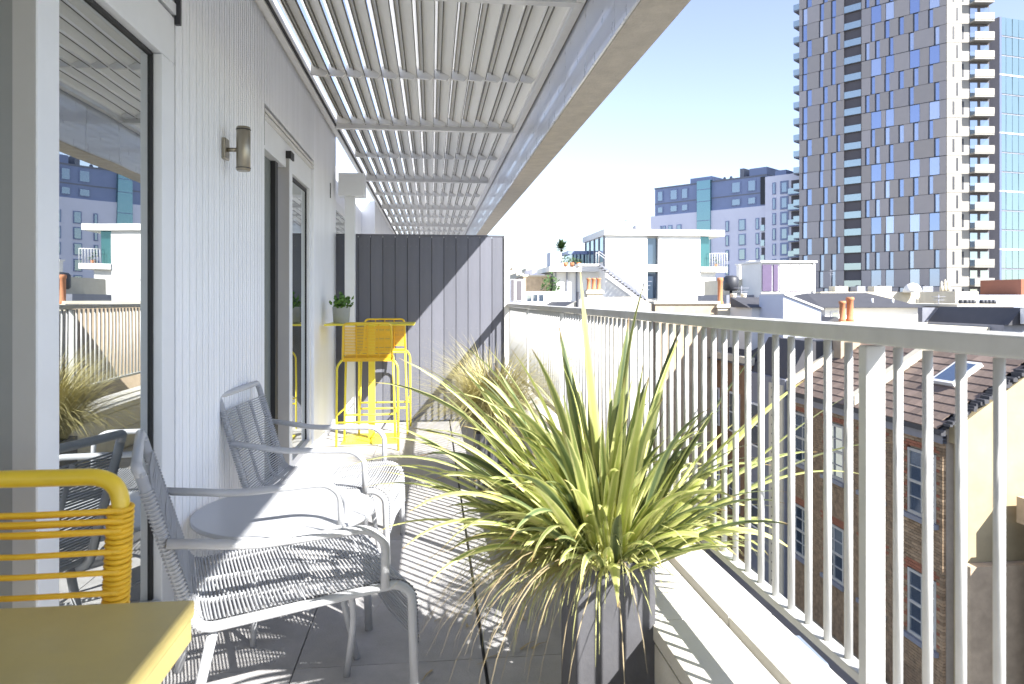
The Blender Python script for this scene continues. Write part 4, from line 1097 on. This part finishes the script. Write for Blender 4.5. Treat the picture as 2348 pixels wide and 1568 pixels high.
# left low buildings right of the screen
block('white_vent_block', 1168, 1200, 640, 30, 4, 'whiteb', 'white roof block with tall dark vent slots just right of the slate screen', 'building', wins=((1175, 640, 690, .16, 'shadow'), (1190, 642, 690, .26, 'shadow')))
block('brick_stub_house', 1200, 1262, 634, 60, 6, 'tan', 'tan brick stub of a house in front of the hazy far roofs', 'house', coping='creamb')
block('dormer_house', 1190, 1300, 668, 36, 6, 'white', 'white house with three small dark windows low above the handrail', 'house', wins=((1213, 674, 692, .3, 'bglass'), (1227, 674, 692, .3, 'bglass'), (1241, 674, 692, .3, 'bglass')))
q = bearing(1255, 668, 38); bush('roof_shrub', q.x, q.y - 1, q.z - .2, .5, 1.3, 'dark leafy shrub on the roof by the tan brick stub', None, n=160)
rf_ = random.Random(5)
for i in range(16):
    x0_ = 1150 + i * 9 + rf_.uniform(-3, 3); yt = rf_.uniform(609, 630); D_ = rf_.uniform(150, 320)
    block('far_building', x0_, x0_ + rf_.uniform(10, 22), yt, D_, 15, rf_.choice(['whiteb', 'creamb', 'bluewall', 'tan']), 'tiny hazy far-off building on the skyline right of the screen', 'building')
for o in bpy.data.objects:
    if o.name.startswith('far_building'): o['group'] = 'far buildings on the skyline'
# fill of roofs between, low and far, so that no bare street shows
for i, (x0_, x1_, yt, D_, m_, lb) in enumerate((
        (1180, 1345, 700, 50, 'bluewall', 'pale blue-grey flat roof behind the railing left of the first chimney'),
        (1340, 1700, 694, 70, 'creamb', 'cream flats filling in beneath the white rooftop house'),
        (1690, 1900, 684, 85, 'tan', 'tan rooftops behind the lilac cabin'),
        (1880, 2420, 690, 95, 'creamb', 'cream base blocks around the foot of the tower'))):
    block('city_block', x0_, x1_, yt, D_, 10, m_, lb, 'building', coping='creamb')

# ---- facade helper in a rotated local frame (x along the face, y into the building)
def froot(name, p0, p1, label, cat='building'):
    d = p1 - p0
    return empty(name, (p0.x, p0.y, GZ), math.atan2(d.y, d.x), label, cat), Vector((d.x, d.y)).length
def along(root, x):
    """distance along the face where the bearing x meets it"""
    a = root.rotation_euler.z; ux, uy = math.cos(a), math.sin(a)
    b = bearing(x, 685, 1.0); X0, Y0 = root.location.x, root.location.y
    det = b.x * -uy + b.y * ux
    # s*b = P0 + t*u
    s = (X0 * -uy + Y0 * ux) / det
    return (s * b.x - X0) * ux + (s * b.y - Y0) * uy

# ---- tower
P0 = Vector((66.97, 125.35, 0)); P1 = Vector((81.74, 106.6, 0))
tw, TL = froot('residential_tower', P0, P1, 'very tall grey-brown panelled apartment tower with staggered blue windows', 'tower')
Hh = 72
def zl(z): return z - GZ
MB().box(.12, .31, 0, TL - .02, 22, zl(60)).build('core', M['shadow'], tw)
pan = {}
def part(name, key, fn, root, loc, rz=0):
    if key not in pan: pan[key] = fn()
    return link(name, pan[key], root, loc, rz)
FLW = {0: [(.55, 1.45), (3.6, 4.35), (5.75, 6.5)], 1: [(1.35, 2.3), (4.35, 5.15), (6.7, 7.3)], 2: [(.6, 1.5), (3.75, 4.5), (5.75, 6.6)]}
FRW = {0: [(12.47, 14.1), (14.8, 16.1), (18.5, 20.0), (21.4, 22.9)], 1: [(12.4, 13.1), (14.6, 15.4), (16.8, 17.6), (19.0, 19.8), (21.25, 21.95)], 2: [(11.5, 12.2), (13.1, 13.85), (15.3, 16.0), (18.35, 19.1), (22.1, 22.85)]}
top = 57.2; fh = 3.0
nfl = 21
for f_ in range(nfl):
    zt = 48.2 + 12 - f_ * fh; zb = zt - fh; band = (f_ + 1) % 3
    zb_l = zl(zb)
    for (lo_, hi_, ws) in ((.0, 8.0, FLW[(f_) % 3]), (10.9, TL, FRW[f_ % 3])):
        cuts = [lo_]
        for (a_, b_) in ws: cuts += [a_, b_]
        cuts.append(hi_)
        for i in range(0, len(cuts), 2):
            a_, b_ = cuts[i], cuts[i + 1]
            if b_ - a_ < .05: continue
            wk = round(b_ - a_, 2)
            part('cladding_panel', ('p', wk), lambda: MB().box(.02, 0, .035, wk - .02, .10, 2.97).mesh('cladding_panel', M['clada']), tw, (a_, 0, zb_l))
        for (a_, b_) in ws:
            wk = round(b_ - a_, 2); dp_ = .22 if wk < 1.2 else .07
            wo_ = part('window', ('w', wk), lambda: MB().box(0, dp_ + .02, .04, wk, .3, 2.96).mesh('window', M['tframe']), tw, (a_, 0, zb_l))
            part('pane', ('g', wk), lambda: MB().box(.20 if wk < 1.2 else .06, dp_ - .02, .10, wk - .02, dp_ + .018, 2.9).mesh('pane', M['tglass']), wo_, (0, 0, 0))
    if f_ % 3 == 2:
        part('dark_band', 'band', lambda: MB().box(10.9, -.02, -.07, TL, .09, .03).mesh('dark_band', M['dark']), tw, (0, 0, zb_l))
    # central recessed balconies
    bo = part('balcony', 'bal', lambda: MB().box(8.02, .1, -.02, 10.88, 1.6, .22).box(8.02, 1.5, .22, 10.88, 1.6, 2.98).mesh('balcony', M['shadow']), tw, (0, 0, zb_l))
    part('glass_guard', 'balg', lambda: MB().box(8.05, -.06, .1, 10.85, -.01, 1.25).mesh('glass_guard', M['railglass']), bo, (0, 0, 0))
    part('balcony_door', 'bald', lambda: MB().box(9.6, 1.4, .25, 10.1, 1.49, 2.5).mesh('balcony_door', M['wframe']), bo, (0, 0, 0))
    # far-left corner balconies
    bo = part('balcony', 'ball', lambda: MB().box(-1.1, .2, 0, .0, 3, .25).mesh('balcony', M['lead']), tw, (0, 0, zb_l))
    part('glass_guard', 'balgl', lambda: MB().box(-1.15, .15, .25, -1.1, 3, 1.3).box(-1.1, .15, .25, 0, .2, 1.3).mesh('glass_guard', M['railglass']), bo, (0, 0, 0))
# solid behind so that recesses are closed
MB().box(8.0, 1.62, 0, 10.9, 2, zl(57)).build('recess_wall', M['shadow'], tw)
# sunlit end face of the tower
dir2 = Vector((math.cos(R(-6)), math.sin(R(-6))))
P2 = Vector((P1.x + 6.9 * dir2.x, P1.y + 6.9 * dir2.y, 0))
te, EL = froot('tower_sunlit_side', P1 + Vector((.05, -.05, 0)), P2, 'sunlit cream side of the tall tower with stacked white balconies', 'tower')
MB().box(0, .1, 0, EL, 14, zl(60.1)).build('core', M['towerlit'], te)
for f_ in range(nfl + 1):
    zb_l = zl(48.2 + 12 - (f_ + 1) * fh)
    part('cladding_panel', 'ep', lambda: MB().box(0, 0, .03, 3.55, .09, 2.97).mesh('cladding_panel', M['towerlit']), te, (0, 0, zb_l))
    for (a_, b_) in (((1.5, 1.85),), ((.9, 1.2), (2.4, 2.7)))[f_ % 2]:
        wo_ = part('window', ('ew', 1), lambda: MB().box(0, -.02, .5, .32, .05, 2.6).mesh('window', M['dark']), te, (a_, 0, zb_l))
    bo = part('balcony', 'eb', lambda: MB().box(3.7, -1.2, 0, EL, .09, .28).mesh('balcony', M['towerlit']), te, (0, 0, zb_l))
    part('glass_guard', 'ebg', lambda: MB().box(3.7, -1.25, .28, EL, -1.2, 1.35).mesh('glass_guard', M['towerlit']), bo, (0, 0, 0))
    part('balcony_door', 'ebd', lambda: MB().box(3.75, .02, .3, 4.9, .09, 2.6).box(5.4, .02, .3, EL - .1, .09, 2.6).mesh('balcony_door', M['bglass']), bo, (0, 0, 0))
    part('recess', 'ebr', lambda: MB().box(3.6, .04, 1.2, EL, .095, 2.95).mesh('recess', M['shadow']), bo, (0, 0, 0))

# ---- green glass tower
G0 = bearing(2256, 685, 138); G1 = bearing(2292, 685, 124)
gt, GL = froot('glass_tower', G0, G1, 'green glass office tower at the right edge with a dark blue flank', 'tower')
gtz = zl(bearing(2290, 38, 124).z)
MB().box(0, 0, 0, GL, .3, gtz).build('dark_flank', M['penth'], gt)
G2 = bearing(2420, 685, 128)
d2 = G2 - G1; L2 = math.hypot(d2.x, d2.y)
ge = empty('glass_facade', (GL, 0, 0), math.atan2(d2.y, d2.x) - gt.rotation_euler.z); ge.parent = gt
n_f = 19
for f_ in range(n_f):
    z_ = gtz - (f_ + 1) * 3.35
    if f_ % 3 == 2:
        part('floor_band', 'gb', lambda: MB().box(0, -.08, 0, L2, .1, .24).mesh('floor_band', M['wframe']), ge, (0, 0, z_))
    else:
        part('floor_band', 'gb2', lambda: MB().box(0, -.03, 0, L2, .1, .16).mesh('floor_band', M['lead']), ge, (0, 0, z_))
    for k in range(9):
        o = part('pane', 'gp', lambda: MB().box(.06, .0, .26, L2 / 9 - .05, .08, 3.34).mesh('pane', M['gpane']), ge, (k * L2 / 9, 0, z_))
        o.rotation_euler.x = random.uniform(-.01, .01)
MB().box(0, .11, 0, L2, 8, gtz).build('glass_core', M['lead'], ge)

# ---- pale apartment block left of the tower
A0 = Vector((48.56, 154.57, 0)); A1 = Vector((68.97, 129.15, 0))
ap, AL = froot('apartment_block', A0, A1, 'lilac-white apartment block with a blue-grey top storey, left of the tall tower', 'apartment block')
zs = zl(19.5); u1 = along(ap, 1757); ug0, ug1 = along(ap, 1599), along(ap, 1630)
MB().box(-.6, 0, 0, ug0, 14, zs).box(ug1, 0, 0, u1, 14, zs).build('wall', M['whiteb'], ap)
MB().box(u1 + .01, -.5, 0, AL + 3, 14, zl(25.0)).build('end_bay', M['whiteb'], ap)
MB().box(.3, .35, zs + .01, ug0, 13, zl(25.4)).box(ug1, .35, zs + .01, u1, 13, zl(25.4)).build('top_storey', M['penth'], ap)
MB().box(.2, .25, zl(25.41), ug0, 13.2, zl(25.7)).box(ug1, .25, zl(25.41), u1 + .0, 13.2, zl(25.7)).build('roof_edge', M['lead'], ap)
MB().box(along(ap, 1576), 1.2, zl(25.72), ug1 - .5, 8, zl(26.9)).build('plant_screen', M['penth'], ap)
MB().box(along(ap, 1712), 1.2, zl(25.72), along(ap, 1752), 8, zl(27.3)).build('plant_screen', M['penth'], ap)
MB().box(along(ap, 1690), 1.2, zl(25.72), along(ap, 1699), 4, zl(27.6)).build('roof_stack', M['lead'], ap)
MB().box(ug0 + .01, -.25, 0, ug1 - .01, 6, zl(25.9)).build('glazed_stair', M['gglass'], ap)
for z_ in (14, 17.5, 21.5, 24):
    MB().box(ug0, -.30, zl(z_), ug1, -.251, zl(z_) + .12).build('transom', M['penth'], ap)
def awin(x0_, x1_, z0_, h_, yf=-.0, m_='bglass', fr='penth', tt=.18):
    a_, b_ = along(ap, x0_), along(ap, x1_)
    o = MB().box(a_, yf - .12, zl(z0_), b_, yf - .003, zl(z0_ + h_)).build('window', M[fr], ap)
    MB().box(a_ + tt, yf - .16, zl(z0_) + tt, b_ - tt, yf - .121, zl(z0_ + h_) - tt).build('pane', M[m_], o)
for x0_, x1_ in ((1506, 1519), (1535, 1552), (1561, 1576), (1676, 1697), (1713, 1732)):
    awin(x0_, x1_, 22.6, 2.3, .35); awin(x0_, x1_, 20.0, 1.5, .35)
MB().box(.3, .30, zl(22.0), ug0, .348, zl(22.25)).box(ug1, .30, zl(22.0), u1, .348, zl(22.25)).build('string_course', M['lead'], ap)
MB().box(along(ap, 1743), .1, zs + .3, u1 - .05, .34, zl(25.2)).build('dark_corner', M['dark'], ap)
for k in range(7):
    z_ = 14.9 - k * 2.95
    for x0_, x1_, h_ in ((1664, 1672, 2.2), (1694, 1710, 2.3), (1733, 1741, 2.3)):
        awin(x0_, x1_, z_, h_)
    a_, b_ = along(ap, 1754), along(ap, 1777)
    a_, b_ = along(ap, 1746) , u1 - .25
    if k < 7:
        o = MB().box(a_, -.04, zl(z_ - .2), b_, -.003, zl(z_ + 2.3)).build('balcony_recess', M['shadow'], ap)
        MB().box(a_, -.4, zl(z_ - .35), b_, -.05, zl(z_ + .8)).build('glass_guard', M['railglass'], o)
for x0_, x1_ in ((1514, 1519), (1521, 1527), (1532, 1542), (1552, 1563)):
    awin(x0_, x1_, 15.9, 1.3)
for k in range(8):
    z_ = 21.4 - k * 2.95
    awin(1774, 1782, z_, 2.3, -.5); awin(1792, 1811, z_ - .1, 2.5, -.5, tt=.35)
    a_ = along(ap, 1817)
    o = MB().box(a_, -.54, zl(z_ - .3), AL + 2.9, -.503, zl(z_ + 2.3)).build('balcony_recess', M['shadow'], ap)
    MB().box(a_ - .3, -1.3, zl(z_ - .55), AL + 2.9, -.55, zl(z_ - .35)).build('balcony_slab', M['penth'], o)
    MB().box(a_ - .3, -1.32, zl(z_ - .34), AL + 2.9, -1.28, zl(z_ + .7)).build('glass_guard', M['railglass'], o)
MB().box(along(ap, 1775), .5, zl(25.02), along(ap, 1800), 5, zl(26.1)).build('roof_plant', M['penth'], ap)
rd = random.Random(2)
for i, px in enumerate((1618, 1645, 1660)):
    u_ = along(ap, px); MB().lathe([(.3, 0), (.35, .5), (.2, .9)], 8, (u_, 3, zl(25.72))).build('roof_cowl', M['lead'], ap)

# ---- small roof furniture on the middle-distance houses
def mast(x, y, D, h, label, arms=3):
    q = bearing(x, y, D)
    r_ = empty('aerial', (q.x, q.y, q.z - .3), 0, label, 'aerial')
    mb = MB().tube([(0, 0, 0), (0, 0, h)], .022, 6)
    for k in range(arms): mb.tube([(-.35 + .06 * k, 0, h - .1 - k * .16), (.35 - .06 * k, 0, h - .1 - k * .16)], .013, 5)
    mb.tube([(0, -.3, h - .2), (0, .3, h - .2)], .013, 5)
    mb.build('mast', M['lead'], r_)
mast(1475, 680, 28.5, 1.0, 'television aerial on the tan end wall below the white stair')
mast(1700, 697, 31.5, 1.1, 'television aerial on the broad cream chimney')
mast(2152, 704, 34.5, .9, 'television aerial above the charcoal wall')
mast(1905, 668, 62.5, 2.2, 'television aerial on the long cream parapet')
for i, (px, py_, D_, w_) in enumerate(((1930, 668, 63, 1.2), (1975, 668, 63, .8), (2025, 668, 63, 1.6), (2128, 668, 63, 1.0))):
    q = bearing(px, py_, D_)
    r_ = empty('roof_plant_box', (q.x, q.y, q.z - .1), 0, ('first and low grey air unit from the left on the long cream parapet', 'second, smallest air unit on the long cream parapet', 'widest grey air unit on the long cream parapet', 'air unit right of the white dome on the long cream parapet')[i], 'air unit', 'air units on the cream parapet')
    MB().box(-w_ / 2, 0, 0, w_ / 2, 1, .55).build('casing', M['lead' if i % 2 else 'creamb'], r_, bevel=.03)
    MB().lathe([(.2, .551), (.2, .62), (.15, .64)], 12, (0, .5, 0)).build('fan_cowl', M['dark'], r_)
# dry leaves blown on the floor
rl = random.Random(9); vv, ff = [], []
for k in range(46):
    x_, y_ = rl.uniform(-.7, .55), rl.uniform(1.9, 6.8)
    if rl.random() < .6: x_, y_ = rl.gauss(.3, .15), rl.gauss(2.3, .5)
    a = rl.uniform(0, 6.28); L = rl.uniform(.02, .09); w_ = rl.uniform(.002, .006); kk = len(vv)
    d = Vector((math.cos(a), math.sin(a), 0)); n = Vector((-d.y, d.x, 0))
    for t_ in (0, .5, 1):
        p = Vector((x_, y_, .004 + .006 * math.sin(t_ * 3.1))) + d * L * t_
        vv += [tuple(p - n * w_ * (1 - t_ * .8)), tuple(p + n * w_ * (1 - t_ * .8))]
    ff += [(kk, kk + 1, kk + 3, kk + 2), (kk + 2, kk + 3, kk + 5, kk + 4)]
me = bpy.data.meshes.new('fallen_leaves'); me.from_pydata(vv, [], ff); me.materials.append(M['deadleaf'])
tag(link('fallen_leaves', me), 'a few dry leaf scraps scattered on the terrace paving', 'leaf litter', kind='stuff')
